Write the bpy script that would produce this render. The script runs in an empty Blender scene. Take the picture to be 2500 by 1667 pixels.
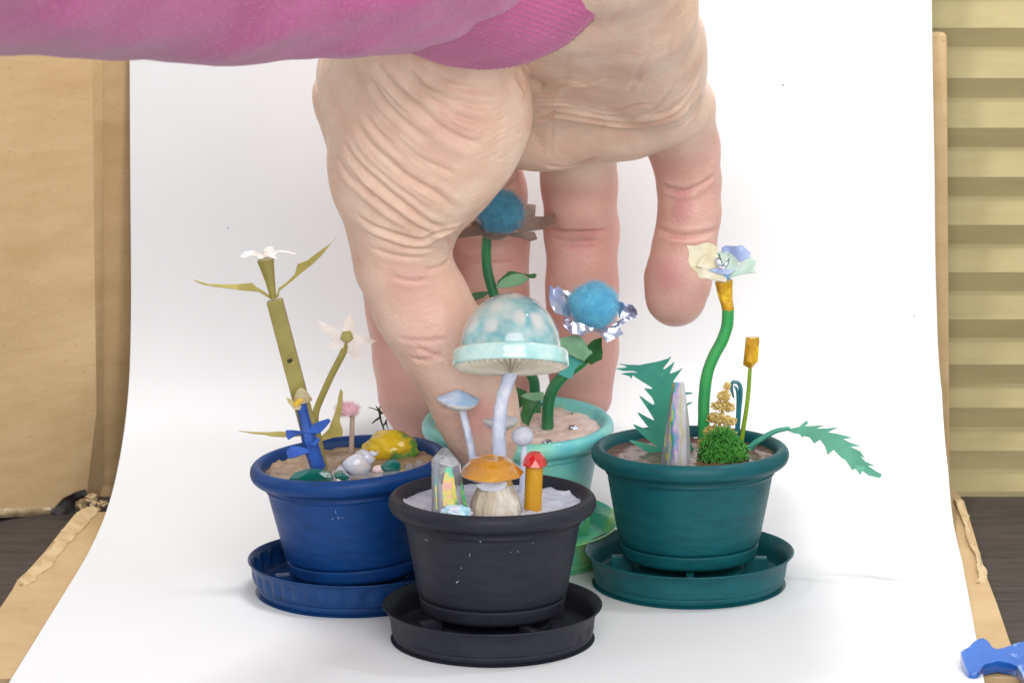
import bpy, bmesh, math, random
import numpy as np
from mathutils import Vector, Matrix, noise
from mathutils.geometry import delaunay_2d_cdt
from mathutils.bvhtree import BVHTree
import openvdb

S = 0.001                      # everything below is written in millimetres
scene = bpy.context.scene
col = scene.collection
rng = random.Random(7)

# ------------------------------------------------------------------ camera
FPX = 9000.0                   # focal length in photograph pixels (2500 wide)
PITCH = math.radians(12.2)
CAM = Vector((0.0, -826.04, 235.85))
cd = bpy.data.cameras.new('camera'); cam = bpy.data.objects.new('camera', cd); col.objects.link(cam)
cam.location = CAM * S
cam.rotation_euler = (math.pi / 2 - PITCH, 0, 0)
cd.sensor_width = 36; cd.lens = FPX / 2500 * 36
cd.clip_start = 0.01; cd.clip_end = 20
cd.dof.use_dof = True; cd.dof.focus_distance = 0.835; cd.dof.aperture_fstop = 60
scene.camera = cam
# ------------------------------------------------------------------ light
w = bpy.data.worlds.new('World'); scene.world = w; w.use_nodes = True
w.node_tree.nodes['Background'].inputs[0].default_value = (0.97, 0.985, 1.0, 1)
w.node_tree.nodes['Background'].inputs[1].default_value = 0.9
def lamp(name, loc, target, size, watts, colour, size_y=None):
    ld = bpy.data.lights.new(name, 'AREA'); ld.shape = 'RECTANGLE'; ld.size = size * S; ld.size_y = (size_y or size) * S
    ld.energy = watts; ld.color = colour
    o = bpy.data.objects.new(name, ld); col.objects.link(o); o.location = Vector(loc) * S
    o.rotation_euler = (Vector(target) - Vector(loc)).to_track_quat('-Z', 'Y').to_euler()
    return o
lamp('desk_lamp_light', (-25, -10, 420), (-20, 0, 0), 34, 0.85, (1.0, 0.98, 0.95))
lamp('desk_lamp_light', (170, 10, 380), (40, 10, 0), 34, 0.3, (0.92, 0.96, 1.0))
lamp('window_light', (120, -800, 420), (0, 0, 50), 700, 6.6, (1.0, 0.985, 0.96))
vs = scene.view_settings
vs.view_transform = 'Standard'; vs.look = 'None'; vs.exposure = -0.14; vs.gamma = 1.0; vs.use_curve_mapping = False
scene.cycles.use_denoising = True
scene.cycles.max_bounces = 7; scene.cycles.transparent_max_bounces = 12
scene.cycles.caustics_refractive = False; scene.cycles.caustics_reflective = False

# ------------------------------------------------------------------ photograph pixel -> place
FW = Vector((0, math.cos(PITCH), -math.sin(PITCH))); UP = Vector((0, math.sin(PITCH), math.cos(PITCH)))
ZONES = dict(X=(0, 0, 1), A=(450, 550, 2.4123), D=(980, 650, 2.412), E=(1020, 920, 3.1365), T=(1400, 550, 2.4125),
             G=(1630, 560, 6.533), H=(1480, 840, 4.61), P=(1080, 440, 5.228), Q=(1230, 640, 4.9), B=(560, 1000, 2.852),
             K=(680, 1040, 5.88), L=(0, 1080, 4.125), R=(2240, 1540, 9.046), V=(780, 120, 3.135), F=(1240, 0, 3.409),
             Z2=(750, 0, 2.24), Z3=(750, 450, 2.24), Z4=(780, 560, 2.7037), R7=(2150, 1150, 3.034), R4=(1750, 0, 1.2067),
             B3=(920, 1050, 2.657), B6=(1380, 1000, 2.703))
def px(zone, x, y):
    a, b, s = ZONES[zone]; return a + x / s, b + y / s
def ray(u, v): return FW * FPX + Vector((u - 1250, 0, 0)) - UP * (v - 833.5)
def at(zone, x, y, Y):
    d = ray(*px(zone, x, y)); return CAM + d * ((Y - CAM.y) / d.y)
def ground(zone, x, y, z):
    d = ray(*px(zone, x, y)); return CAM + d * ((z - CAM.z) / d.z)
def mm_per_px(Y): return (Y - CAM.y) / math.cos(PITCH) / FPX

# ------------------------------------------------------------------ materials
def lin(h):
    h = h.lstrip('#'); c = [int(h[i:i + 2], 16) / 255 for i in (0, 2, 4)]
    return tuple((x / 12.92 if x <= .04045 else ((x + .055) / 1.055) ** 2.4) for x in c) + (1,)
def mat(name, base, rough=.5, metal=0.0, var=None, bump=None, coat=0, spec=.5, trans=0, ior=1.5, sss=0, sheen=0, ramp=None, wave=None, stretch=None, rvar=None, sssr=(2.0, .8, .5), alpha=1):
    m = bpy.data.materials.new(name); m.use_nodes = True; nt = m.node_tree; n = nt.nodes; b = n['Principled BSDF']
    base = lin(base) if isinstance(base, str) else base
    b.inputs['Base Color'].default_value = base; b.inputs['Roughness'].default_value = rough
    b.inputs['Metallic'].default_value = metal; b.inputs['Coat Weight'].default_value = coat; b.inputs['Coat Roughness'].default_value = .08
    b.inputs['Specular IOR Level'].default_value = spec; b.inputs['IOR'].default_value = ior
    b.inputs['Transmission Weight'].default_value = trans; b.inputs['Alpha'].default_value = alpha
    if sss:
        b.inputs['Subsurface Weight'].default_value = sss; b.inputs['Subsurface Radius'].default_value = sssr; b.inputs['Subsurface Scale'].default_value = S
    if sheen:
        b.inputs['Sheen Weight'].default_value = sheen; b.inputs['Sheen Roughness'].default_value = .5
    tc = n.new('ShaderNodeTexCoord'); vec = tc.outputs['Object']
    if stretch:
        mp = n.new('ShaderNodeMapping'); mp.inputs['Scale'].default_value = stretch; nt.links.new(vec, mp.inputs['Vector']); vec = mp.outputs['Vector']
    def noise_tex(scale, detail=4, rough_=.6):
        t = n.new('ShaderNodeTexNoise'); t.inputs['Scale'].default_value = scale; t.inputs['Detail'].default_value = detail
        t.inputs['Roughness'].default_value = rough_; nt.links.new(vec, t.inputs['Vector']); return t
    cur = None
    if ramp:                                    # (scale, [(pos,colour)...])
        t = noise_tex(ramp[0], 3); r = n.new('ShaderNodeValToRGB'); cr = r.color_ramp
        while len(cr.elements) < len(ramp[1]): cr.elements.new(.5)
        for e, (p, c) in zip(cr.elements, ramp[1]): e.position = p; e.color = lin(c)
        nt.links.new(t.outputs['Fac'], r.inputs['Fac']); cur = r.outputs['Color']
    for v in (var or []):                       # (scale, colour, lo, hi)
        t = noise_tex(v[0]); r = n.new('ShaderNodeMapRange'); r.inputs['From Min'].default_value = v[2]; r.inputs['From Max'].default_value = v[3]
        nt.links.new(t.outputs['Fac'], r.inputs['Value']); mx = n.new('ShaderNodeMix'); mx.data_type = 'RGBA'
        nt.links.new(r.outputs['Result'], mx.inputs['Factor'])
        if cur is None: mx.inputs['A'].default_value = base
        else: nt.links.new(cur, mx.inputs['A'])
        mx.inputs['B'].default_value = lin(v[1]) if isinstance(v[1], str) else v[1]; cur = mx.outputs['Result']
    if cur is not None: nt.links.new(cur, b.inputs['Base Color'])
    if rvar:
        t = noise_tex(rvar[0]); r = n.new('ShaderNodeMapRange'); r.inputs['To Min'].default_value = rvar[1]; r.inputs['To Max'].default_value = rvar[2]
        nt.links.new(t.outputs['Fac'], r.inputs['Value']); nt.links.new(r.outputs['Result'], b.inputs['Roughness'])
    h = None
    for bp in (bump or []):                     # (scale, strength, distance_mm)
        t = noise_tex(bp[0], 5); bn = n.new('ShaderNodeBump'); bn.inputs['Strength'].default_value = bp[1]; bn.inputs['Distance'].default_value = bp[2] * S
        nt.links.new(t.outputs['Fac'], bn.inputs['Height'])
        if h is not None: nt.links.new(h, bn.inputs['Normal'])
        h = bn.outputs['Normal']
    if h is not None: nt.links.new(h, b.inputs['Normal'])
    return m

# ------------------------------------------------------------------ geometry helpers (world millimetres)
def join(*gs):
    V, Fc = [], []
    for v, f in gs:
        o = len(V); V += list(v); Fc += [tuple(i + o for i in q) for q in f]
    return V, Fc
def tube(pts, rad, n=12, flat=1.0, wob=0.0, square=False, up=Vector((0, -1, 0))):
    """swept tube through points with a radius per point; flat squashes it, square makes a folded paper tube"""
    pts = [Vector(p) for p in pts]
    if not hasattr(rad, '__len__'): rad = [rad] * len(pts)
    V, Fc = [], []
    a = up
    for i, p in enumerate(pts):
        t = (pts[min(i + 1, len(pts) - 1)] - pts[max(i - 1, 0)]).normalized()
        b = t.cross(a)
        if b.length < 1e-6: b = t.cross(Vector((1, 0, 0)))
        b.normalize(); a = b.cross(t).normalized()
        for k in range(n):
            th = 2 * math.pi * (k + (.5 if square else 0)) / n
            r = rad[i] * (1 + wob * noise.noise(p * .35 + Vector((math.cos(th), math.sin(th), 3))))
            V.append(p + b * (math.cos(th) * r) + a * (math.sin(th) * r * flat))
    m = len(pts)
    for i in range(m - 1):
        for k in range(n):
            Fc.append((i * n + k, i * n + (k + 1) % n, (i + 1) * n + (k + 1) % n, (i + 1) * n + k))
    Fc.append(tuple(range(n - 1, -1, -1))); Fc.append(tuple(range((m - 1) * n, m * n)))
    return V, Fc
def spline(pts, sub=6):
    """Catmull-Rom through tuples of any length"""
    P = [np.array(p, float) for p in pts]; out = []
    for i in range(len(P) - 1):
        p0, p1, p2, p3 = P[max(i - 1, 0)], P[i], P[i + 1], P[min(i + 2, len(P) - 1)]
        for k in range(sub):
            t = k / sub
            out.append(.5 * ((2 * p1) + (-p0 + p2) * t + (2 * p0 - 5 * p1 + 4 * p2 - p3) * t * t + (-p0 + 3 * p1 - 3 * p2 + p3) * t ** 3))
    out.append(P[-1]); return out
def wire(zone, pts, Y, rad, sub=6, **kw):
    """tube through photograph points: pts (x, y[, dY]); rad mm or list per point"""
    if not hasattr(rad, '__len__'): rad = [rad] * len(pts)
    q = spline([(p[0], p[1], p[2] if len(p) > 2 else 0, r) for p, r in zip(pts, rad)], sub)
    return tube([at(zone, a, b, Y + c) for a, b, c, r in q], [float(r) for a, b, c, r in q], **kw)
def lathe(prof, n=96, M=None, fn=None, close=False):
    V, Fc = [], []; m = len(prof)
    for r, z in prof:
        for k in range(n):
            th = 2 * math.pi * k / n; v = Vector((r * math.cos(th), r * math.sin(th), z))
            if fn: v = fn(v, th, r, z)
            V.append(M @ v if M else v)
    for i in range(m - 1):
        for k in range(n): Fc.append((i * n + k, i * n + (k + 1) % n, (i + 1) * n + (k + 1) % n, (i + 1) * n + k))
    if prof[0][0] > 0 and close: Fc.append(tuple(range(n - 1, -1, -1)))
    if prof[-1][0] > 0 and close: Fc.append(tuple(range((m - 1) * n, m * n)))
    return V, Fc
def smooth_prof(pr, sub=4): return [(float(max(a, 0)), float(b)) for a, b in spline(pr, sub)]
def sheet(zone, pts, Y, th=.25, n=9, smooth=0, ruffle=0.0):
    """thin solid sheet (paper, foil, leaf) whose outline is given by photograph points; Y = depth or depth function"""
    if smooth: 
        q = spline(list(pts) + [pts[0]], smooth)[:-1]; pts = [(float(a), float(b)) for a, b in q]
    P = [px(zone, *p) for p in pts]
    x0, x1 = min(p[0] for p in P), max(p[0] for p in P); y0, y1 = min(p[1] for p in P), max(p[1] for p in P)
    st = max(max(x1 - x0, y1 - y0) / n, 2.0)
    inner = []
    def inside(x, y):
        c = False; j = len(P) - 1
        for i in range(len(P)):
            if (P[i][1] > y) != (P[j][1] > y) and x < (P[j][0] - P[i][0]) * (y - P[i][1]) / (P[j][1] - P[i][1]) + P[i][0]: c = not c
            j = i
        return c
    y = y0 + st * .5; r = 0
    while y < y1:
        x = x0 + st * (.3 + .5 * (r % 2))
        while x < x1:
            if inside(x, y): inner.append((x, y))
            x += st
        y += st * .87; r += 1
    co = [Vector(p) for p in P] + [Vector(p) for p in inner]
    vo, ed, fa, *_ = delaunay_2d_cdt(co, [], [list(range(len(P)))], 1, 1e-5)
    Yf = Y if callable(Y) else (lambda u, v: Y)
    V = []
    for v in vo:
        yy = Yf(v.x, v.y)
        if ruffle: yy += ruffle * noise.noise(Vector((v.x * .03, v.y * .03, x0 * .01)))
        d = ray(v.x, v.y); V.append(CAM + d * ((yy - CAM.y) / d.y))
    V = [Vector(v) for v in V]; k = len(V)
    nrm = [Vector() for _ in V]
    for f in fa:
        nn = (V[f[1]] - V[f[0]]).cross(V[f[2]] - V[f[0]])
        if nn.y > 0: nn = -nn
        for i in f: nrm[i] += nn
    nrm = [x.normalized() if x.length > 0 else Vector((0, -1, 0)) for x in nrm]
    VV = [v + q * (th / 2) for v, q in zip(V, nrm)] + [v - q * (th / 2) for v, q in zip(V, nrm)]
    Fc = []; cnt = {}
    for f in fa:
        Fc.append(tuple(f)); Fc.append(tuple(i + k for i in reversed(f)))
        for a, b in zip(f, list(f[1:]) + [f[0]]):
            cnt[(a, b)] = 1
    for (a, b) in list(cnt):
        if (b, a) not in cnt: Fc.append((b, a, a + k, b + k))
    return VV, Fc
def slope(zone, x, y, Y0, sx=0.0, sy=0.0):
    """depth function: Y0 at a photograph point, changing by sx / sy mm per photograph pixel"""
    u0, v0 = px(zone, x, y); return lambda u, v: Y0 + (u - u0) * sx + (v - v0) * sy
def blob(c, rad, n=4, amp=.1, freq=1.0, seed=0, M=None):
    bm = bmesh.new(); bmesh.ops.create_icosphere(bm, subdivisions=n, radius=1)
    V = []
    for v in bm.verts:
        p = v.co.copy(); d = 1 + amp * noise.fractal(p * freq + Vector((seed, 0, 0)), .6, 2, 3)
        p = Vector((p.x * rad[0], p.y * rad[1], p.z * rad[2])) * d
        V.append(Vector(c) + (M @ p if M else p))
    Fc = [tuple(v.index for v in f.verts) for f in bm.faces]; bm.free(); return V, Fc
def box(c, h, M=None):
    V = [Vector((a * h[0], b * h[1], d * h[2])) for a in (-1, 1) for b in (-1, 1) for d in (-1, 1)]
    V = [Vector(c) + (M @ v if M else v) for v in V]
    return V, [(0, 1, 3, 2), (4, 6, 7, 5), (0, 4, 5, 1), (2, 3, 7, 6), (0, 2, 6, 4), (1, 5, 7, 3)]
def hull(pts):
    bm = bmesh.new()
    for p in pts: bm.verts.new(p)
    r = bmesh.ops.convex_hull(bm, input=bm.verts)
    bmesh.ops.delete(bm, geom=[v for v in bm.verts if not v.link_faces], context='VERTS')
    bm.verts.index_update()
    V = [v.co.copy() for v in bm.verts]; Fc = [tuple(v.index for v in f.verts) for f in bm.faces]; bm.free(); return V, Fc
def obj_mesh(name, geo, m, origin, smooth=True, angle=40, bevel=0):
    V, Fc = geo; me = bpy.data.meshes.new(name)
    me.from_pydata([((Vector(v) - origin) * S)[:] for v in V], [], Fc)
    bm = bmesh.new(); bm.from_mesh(me); bmesh.ops.recalc_face_normals(bm, faces=bm.faces); bm.to_mesh(me); bm.free()
    if smooth:
        me.shade_smooth()
        if angle < 180: me.set_sharp_from_angle(angle=math.radians(angle))
    me.materials.append(m)
    o = bpy.data.objects.new(name, me); col.objects.link(o)
    if bevel:
        b = o.modifiers.new('bevel', 'BEVEL'); b.width = bevel * S; b.segments = 2; b.limit_method = 'ANGLE'
    return o
class Thing:
    def __init__(self, name, label, cat, base, group=None):
        self.base = Vector(base); self.o = bpy.data.objects.new(name, None); col.objects.link(self.o)
        self.o.location = self.base * S; self.o.empty_display_size = .005
        self.o['label'] = label; self.o['category'] = cat
        if group: self.o['group'] = group
    def part(self, name, geo, m, parent=None, label=None, kind=None, **kw):
        o = obj_mesh(name, geo, m, self.base, **kw); o.parent = parent or self.o
        if label: o['label'] = label
        if kind: o['kind'] = kind
        return o
def single(name, label, cat, geo, m, group=None, kind=None, **kw):
    V = geo[0]; z = min(v[2] for v in V); b = Vector((sum(v[0] for v in V) / len(V), sum(v[1] for v in V) / len(V), z))
    o = obj_mesh(name, geo, m, b, **kw); o.location = b * S
    o['label'] = label; o['category'] = cat
    if group: o['group'] = group
    if kind: o['kind'] = kind
    return o
def structure(name, geo, m, **kw):
    o = obj_mesh(name, geo, m, Vector((0, 0, 0)), **kw); o['kind'] = 'structure'; return o
def sdf_mesh(lo, hi, vox, field):
    """polygonise a numpy distance field (mm)"""
    lo = np.array(lo, float); n = np.ceil((np.array(hi) - lo) / vox).astype(int)
    D = field(lo, n, vox).astype(np.float32)
    g = openvdb.FloatGrid(3.0); g.copyFromArray(np.clip(D, -3, 3), tolerance=0)
    g.transform = openvdb.createLinearTransform(vox)
    pts, tris, quads = g.convertToPolygons(isovalue=0.0, adaptivity=0.0)
    return [Vector(p) for p in (pts + lo)], [tuple(int(i) for i in f) for f in tris] + [tuple(int(i) for i in f) for f in quads]
# ------------------------------------------------------------------ setting: table, paper sweep, cardboard, blind
M_table = mat('dark_wood', '#453e3c', .55, var=[(60, '#2b2524', .4, .7), (900, '#6a5f58', .62, .8)], bump=[(500, .4, .2)], stretch=(1, 9, 1))
M_paper = mat('white_paper', (.755, .765, .78, 1), .7, var=[(14, (.73, .737, .745, 1), .35, .7)], bump=[(4000, .05, .05), (18, .3, .8)], spec=.25)
M_card = mat('kraft_cardboard', '#c8ac83', .8, var=[(45, '#ba9d72', .35, .7), (700, '#a3845a', .6, .8)], bump=[(1500, .2, .1), (90, .4, .3)], spec=.2, stretch=(1, 1, 3))
M_cardcut = mat('torn_cardboard', '#d6bd95', .9, var=[(120, '#b8996a', .45, .75)], bump=[(900, .7, .5)], spec=.1)
M_blind = mat('blind_fabric', '#b0a379', .8, var=[(80, '#a5986f', .4, .7)], bump=[(2500, .25, .08)], spec=.2, stretch=(.4, 1, 2))
M_tape = mat('packing_tape', '#b9a684', .22, var=[(120, '#7d6c50', .4, .65)], bump=[(220, .8, .8)], coat=.6)
M_dark = mat('black_tape_and_shade', '#17100e', .5, bump=[(300, .6, .4)])  # near black, also used for the painted shade under the side panel
structure('table', box((0, -150, -11), (420, 252, 5)), M_table, smooth=False)

prof = [(-150, 0), (-77, 0), (-30, 0), (12, 0), (30, .6), (46, 2.2), (60, 5.2), (70, 9.0), (81, 15.5), (90, 24.5), (94.6, 34), (97.5, 45.8), (99.3, 60), (101, 80), (104, 108), (108, 150), (112, 190)]
pr = spline(prof, 4)
lefts = lambda y: -102.6 + .053 * y
ry = [-150, -77, 17, 46, 70, 90, 97.5, 106, 115]; rx = [94.5, 100.2, 106.8, 107.9, 109.3, 109.6, 108.6, 106.2, 105.2]
V = []; nx = 60
for y, z in pr:
    a, b = lefts(y), float(np.interp(y, ry, rx))
    for k in range(nx + 1):
        x = a + (b - a) * k / nx
        wv = .25 * noise.noise(Vector((x * .02, y * .02, 5)))
        V.append(Vector((x, y, z + wv * (1 if y > 40 else .0))))
m = len(pr); Fc = []; k0 = len(V); nn = nx + 1
V += [v + Vector((0, .22 if v.y > 60 else .05, -.22)) for v in V]
for i in range(m - 1):
    for k in range(nx):
        a = i * nn + k; q = (a, a + 1, a + nn + 1, a + nn); Fc.append(q); Fc.append(tuple(j + k0 for j in reversed(q)))
for i in range(m - 1):
    for a, b in ((i * nn, i * nn + nn), (i * nn + nx, i * nn + nn + nx)): Fc.append((a, b, b + k0, a + k0))
for k in range(nx):
    for o in (0, (m - 1) * nn): Fc.append((o + k, o + k + 1, o + k + 1 + k0, o + k + k0))
structure('paper_backdrop', (V, Fc), M_paper, angle=60)
# a few specks of dust on the paper
M_speck = mat('dust', '#8f8c90', .9)
for (u, v) in ((1912, 208), (2232, 771), (556, 557), (866, 590)):
    p = at('X', u, v, 100.0); yy = float(np.interp(p.z, [q[1] for q in prof[9:]], [q[0] for q in prof[9:]])) - .5
    p = at('X', u, v, yy)
    single('dust_speck', {1912: 'small dark speck high on the paper right of the hand', 2232: 'tiny speck on the paper near its right edge', 556: 'faint speck on the paper left of the hand, above the olive flower', 866: 'faint speck on the paper between olive flower and thumb'}[u], 'speck', blob(p, (.3, .15, .3) if u == 1912 else (.22, .12, .22), 1), M_speck, group='specks on the paper')

cb = Thing('cardboard_box', 'brown kraft cardboard sheets standing behind and lying under the white paper', 'cardboard', (0, 100, -6))
def plate(pts, th):
    a = [Vector(p) for p in pts]; nrm = (a[1] - a[0]).cross(a[2] - a[0]).normalized()
    n = len(a); V = [p + nrm * th / 2 for p in a] + [p - nrm * th / 2 for p in a]
    return V, [tuple(range(n)), tuple(range(2 * n - 1, n - 1, -1))] + [(i, (i + 1) % n, n + (i + 1) % n, n + i) for i in range(n)]
# base sheet with ragged sides
Ledge = [ground('L', *p, -3) for p in ((770, 790), (720, 850), (600, 1000), (450, 1190), (280, 1380), (180, 1470), (130, 1568))] + [ground('X', 0, 1507, -3), ground('X', -140, 1680, -3)]
Redge = [ground('R7', *p, -3) for p in ((545, 190), (620, 300), (700, 560), (780, 840), (860, 1050), (950, 1320), (1060, 1600))]
out = [(p.x, p.y) for p in Ledge] + [(p.x, p.y) for p in reversed(Redge)]
Vb = [Vector((x, y, -.8)) for x, y in out] + [Vector((x, y, -5.9)) for x, y in out]; nb = len(out)
cb.part('base_panel', (Vb, [tuple(range(nb)), tuple(range(2 * nb - 1, nb - 1, -1))] + [(i, (i + 1) % nb, nb + (i + 1) % nb, nb + i) for i in range(nb)]), M_card, smooth=False)
# back panel behind the paper (its right strip and the strip at the left show)
bp = [at('X', 2311, 92, 108), at('X', 2307, 81, 108), at('X', 2296, 79, 108), at('X', 1250, 70, 112), at('X', 244, 60, 108), at('X', 228, 1180, 105), at('X', 215, 1300, 101), at('X', 1250, 1270, 104), at('X', 2318, 1236, 104)]
cb.part('back_panel', plate(bp, 2.6), M_card, smooth=False, bevel=.5)
sp = [at('X', -160, 20, 74), at('X', 221, 60, 95), at('X', 226, 600, 95), at('X', 232, 1000, 94), at('X', 209, 1200, 92), at('X', 180, 1236, 90), at('X', -160, 1262, 70)]
cb.part('side_panel', plate(sp, 3.0), M_card, smooth=False, label='left cardboard side panel with taped lower edge', bevel=.4)
# inner fold strip in the gap between the panels
fp = [at('X', 219, 60, 103), at('X', 248, 60, 106), at('X', 250, 1180, 102), at('X', 205, 1290, 96)]
cb.part('fold_strip', plate(fp, 1.0), M_card, smooth=False)
# tape along the bottom of the side panel, with painted shade below it
def strip(zone, top, bot, Ya, Yb, th=.4, n=24, amp=.6):
    V = []; 
    for i in range(n + 1):
        t = i / n; a = np.array(top[0]) * (1 - t) + np.array(top[1]) * t; b = np.array(bot[0]) * (1 - t) + np.array(bot[1]) * t
        for j in range(4):
            s = j / 3; q = a * (1 - s) + b * s; Y = Ya * (1 - t) + Yb * t - 1.9
            V.append(at(zone, q[0], q[1], Y - amp * noise.noise(Vector((i * .7, j * .9, 2))) - .6 * math.sin(s * 3.1)))
    k = len(V); V += [v + Vector((0, th, 0)) for v in V]; Fc = []
    for i in range(n):
        for j in range(3): a = i * 4 + j; Fc += [(a, a + 1, a + 5, a + 4), (a + k, a + 4 + k, a + 5 + k, a + 1 + k)]
        Fc += [(i * 4, i * 4 + 4, i * 4 + 4 + k, i * 4 + k), (i * 4 + 3, i * 4 + 7, i * 4 + 7 + k, i * 4 + 3 + k)]
    Fc += [(0, 1, 1 + k, k), (1, 2, 2 + k, 1 + k), (2, 3, 3 + k, 2 + k)]; e = n * 4
    Fc += [(e, e + 1, e + 1 + k, e + k), (e + 1, e + 2, e + 2 + k, e + 1 + k), (e + 2, e + 3, e + 3 + k, e + 2 + k)]
    return V, Fc
cb.part('tape', strip('L', ((-600, 690), (520, 650)), ((-600, 790), (520, 730)), 70, 87), M_tape, label='shiny crumpled packing tape')
cb.part('tape_end', sheet('L', [(560, 640), (640, 560), (780, 490), (860, 470), (880, 520), (760, 590), (745, 700), (770, 790), (640, 760), (520, 720)], 84.5, .5, 12, ruffle=1.5), M_dark)
cb.part('shade_strip', plate([at('L', -650, 790, 70.5), at('L', 520, 735, 87.5), at('L', 740, 760, 88.5), at('L', -650, 850, 70.5)], 2.0), M_dark, smooth=False)  # dark plate standing in for the shadow beneath the side panel
# torn paper layers along the base
def torn(pts, w, h, z, seed, n=70):
    q = spline([(p.x, p.y, a) for p, a in zip(pts, w)], 12); V = []; m = len(q)
    for i, (x, y, ww) in enumerate(q):
        a = q[min(i + 1, m - 1)] - q[max(i - 1, 0)]; t = Vector((a[0], a[1], 0)).normalized(); s = Vector((t.y, -t.x, 0))
        for j in range(7):
            f = j / 6; e = noise.noise(Vector((i * .11, j * .3, seed))); e2 = noise.noise(Vector((i * 1.1, j * 2.0, seed + 9)))
            V.append(Vector((x, y, z)) + s * ((f - .5) * ww * (1 + .9 * e) + .5 * e2 + .5 * noise.noise(Vector((i * .07, 3, seed)))) + Vector((0, 0, h * .75 * (f ** .8) * (1 + .7 * e) + .3 * e2)))
    k = len(V); V += [v - Vector((0, 0, .7)) for v in V]; Fc = []
    for i in range(m - 1):
        for j in range(6): a = i * 7 + j; Fc += [(a, a + 1, a + 8, a + 7), (a + k, a + 7 + k, a + 8 + k, a + 1 + k)]
        Fc += [(i * 7, i * 7 + 7, i * 7 + 7 + k, i * 7 + k), (i * 7 + 6, i * 7 + 13, i * 7 + 13 + k, i * 7 + 6 + k)]
    for e in (0, (m - 1) * 7):
        for j in range(6): Fc.append((e + j, e + j + 1, e + j + 1 + k, e + j + k))
    return V, Fc
tl = [ground('L', *p, -1) for p in ((960, 690), (870, 770), (720, 930), (610, 1060), (470, 1230), (330, 1370), (225, 1450))]
cb.part('torn_edge', torn(tl, (2.5, 3.6, 3.4, 2.6, 2.5, 2.6, 1.2), 1.3, -.5, 1), M_cardcut, label='torn paper edge curling up left of the white paper')
tr = [ground('R7', *p, -1) for p in ((575, 235), (610, 330), (640, 450), (680, 560), (725, 660), (750, 760), (745, 840))]
cb.part('torn_edge', torn(tr, (3.0, 1.8, 1.4, 1.6, 1.3, 1.8, 2.6), 1.2, -.6, 4), M_cardcut, label='torn paper edge curling up right of the white paper')
for i, (a, b, r) in enumerate((((830, 640), (60, 70), 2.2), ((900, 560), (75, 35), 1.4), ((960, 640), (60, 45), 1.6), ((1040, 610), (40, 25), 1.0))):
    p = at('L', a[0], a[1], 90 - i * .8); q = b[0] / 4.125 * mm_per_px(90), 1.0, b[1] / 4.125 * mm_per_px(90)
    cb.part('torn_scrap', blob(p, q, 3, .8, 1.6, i * 3.1), M_cardcut)
# pleated blind, one object for each pleat
bl = Thing('pleated_blind', 'yellowish beige pleated window blind at the right behind the cardboard', 'blind', (150, 116, -6))
light0 = [-122, 4, 124, 248.6, 368.8, 489, 605, 719, 833, 944.7, 1050.8, 1152]; dark0 = [-48, 72, 194.7, 316.6, 436.7, 553.6, 669.6, 784.8, 895, 1001, 1106, 1206]
for i in range(12):
    za = at('X', 2400, light0[i], 120).z; zr = at('X', 2400, dark0[i], 114).z; zn = at('X', 2400, light0[i + 1], 120).z if i < 11 else zr - 5.5
    zg = zn + (zr - zn) * .17
    pf = [(119, za), (118.6, za - (za - zr) * .2), (116.9, zr + .35), (116.75, zr), (116.9, zr - .25), (119.1, zg), (119, zn)]
    V = []; xs = [60 + 15 * k for k in range(15)]
    for x in xs:
        for (y, z) in pf: V.append(Vector((x, y + .25 * noise.noise(Vector((x * .06, z * .2, 1))), z)))
    n = len(pf); k = len(V); V += [v + Vector((0, .5, 0)) for v in V]; Fc = []
    for a in range(len(xs) - 1):
        for j in range(n - 1): q = a * n + j; Fc += [(q, q + 1, q + n + 1, q + n), (q + k, q + n + k, q + n + 1 + k, q + 1 + k)]
        for j in (0, n - 1): q = a * n + j; Fc.append((q, q + n, q + n + k, q + k))
    for e in (0, (len(xs) - 1) * n):
        for j in range(n - 1): Fc.append((e + j, e + j + 1, e + j + 1 + k, e + j + k))
    bl.part('pleat', (V, Fc), M_blind, angle=25)
# ------------------------------------------------------------------ pots and saucers
def RX(d): return Matrix.Rotation(math.radians(d), 4, 'X')
def RY(d): return Matrix.Rotation(math.radians(d), 4, 'Y')
def RZ(d): return Matrix.Rotation(math.radians(d), 4, 'Z')
def TR(x, y, z): return Matrix.Translation((x, y, z))
def brushed(name, c, c2, c3, rough=.42):
    return mat(name, c, rough, var=[(130, c2, .42, .68), (900, c3, .66, .8), (2600, '#b9bcc4', .765, .79)], bump=[(240, .25, .25), (1600, .12, .06)], rvar=(300, rough - .1, rough + .14), stretch=(1, 1, 4), spec=.25)
M_blue = brushed('blue_acrylic', '#103f7c', '#0d356c', '#2c6299')
M_black = brushed('black_acrylic', '#262831', '#1f2129', '#42444f', .5)
M_teal = brushed('teal_acrylic', '#10575e', '#0c4b52', '#297173')
M_mint = mat('mint_acrylic', '#7fcfc6', .4, ramp=(70, [(.38, '#66c0c4'), (.55, '#82d2c8'), (.68, '#88cfae'), (.78, '#c4e2b4')]), bump=[(240, .25, .25)], coat=.2)
M_mints = mat('mint_saucer_acrylic', '#6fc3a4', .3, ramp=(75, [(.36, '#57b4ae'), (.5, '#6cc39c'), (.6, '#7fd08f'), (.7, '#c4dc86')]), bump=[(240, .25, .25)], coat=.4)
M_blues = brushed('blue_saucer_acrylic', '#153f72', '#113362', '#30608e', .3)
def ring_wob(seed, a=.10):
    return lambda v, th, r, z: v + Vector((math.cos(th), math.sin(th), 0)) * (a * noise.noise(Vector((math.cos(th) * 1.6, math.sin(th) * 1.6, z * .15 + seed))) * (1 if r > 5 else 0))
FOOT = [(0, 6.5), (13.5, 6.5), (14.9, 6.6), (15.5, 7.0), (15.8, 7.8), (16.05, 9.3), (16.0, 9.75), (15.6, 9.95)]
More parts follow.
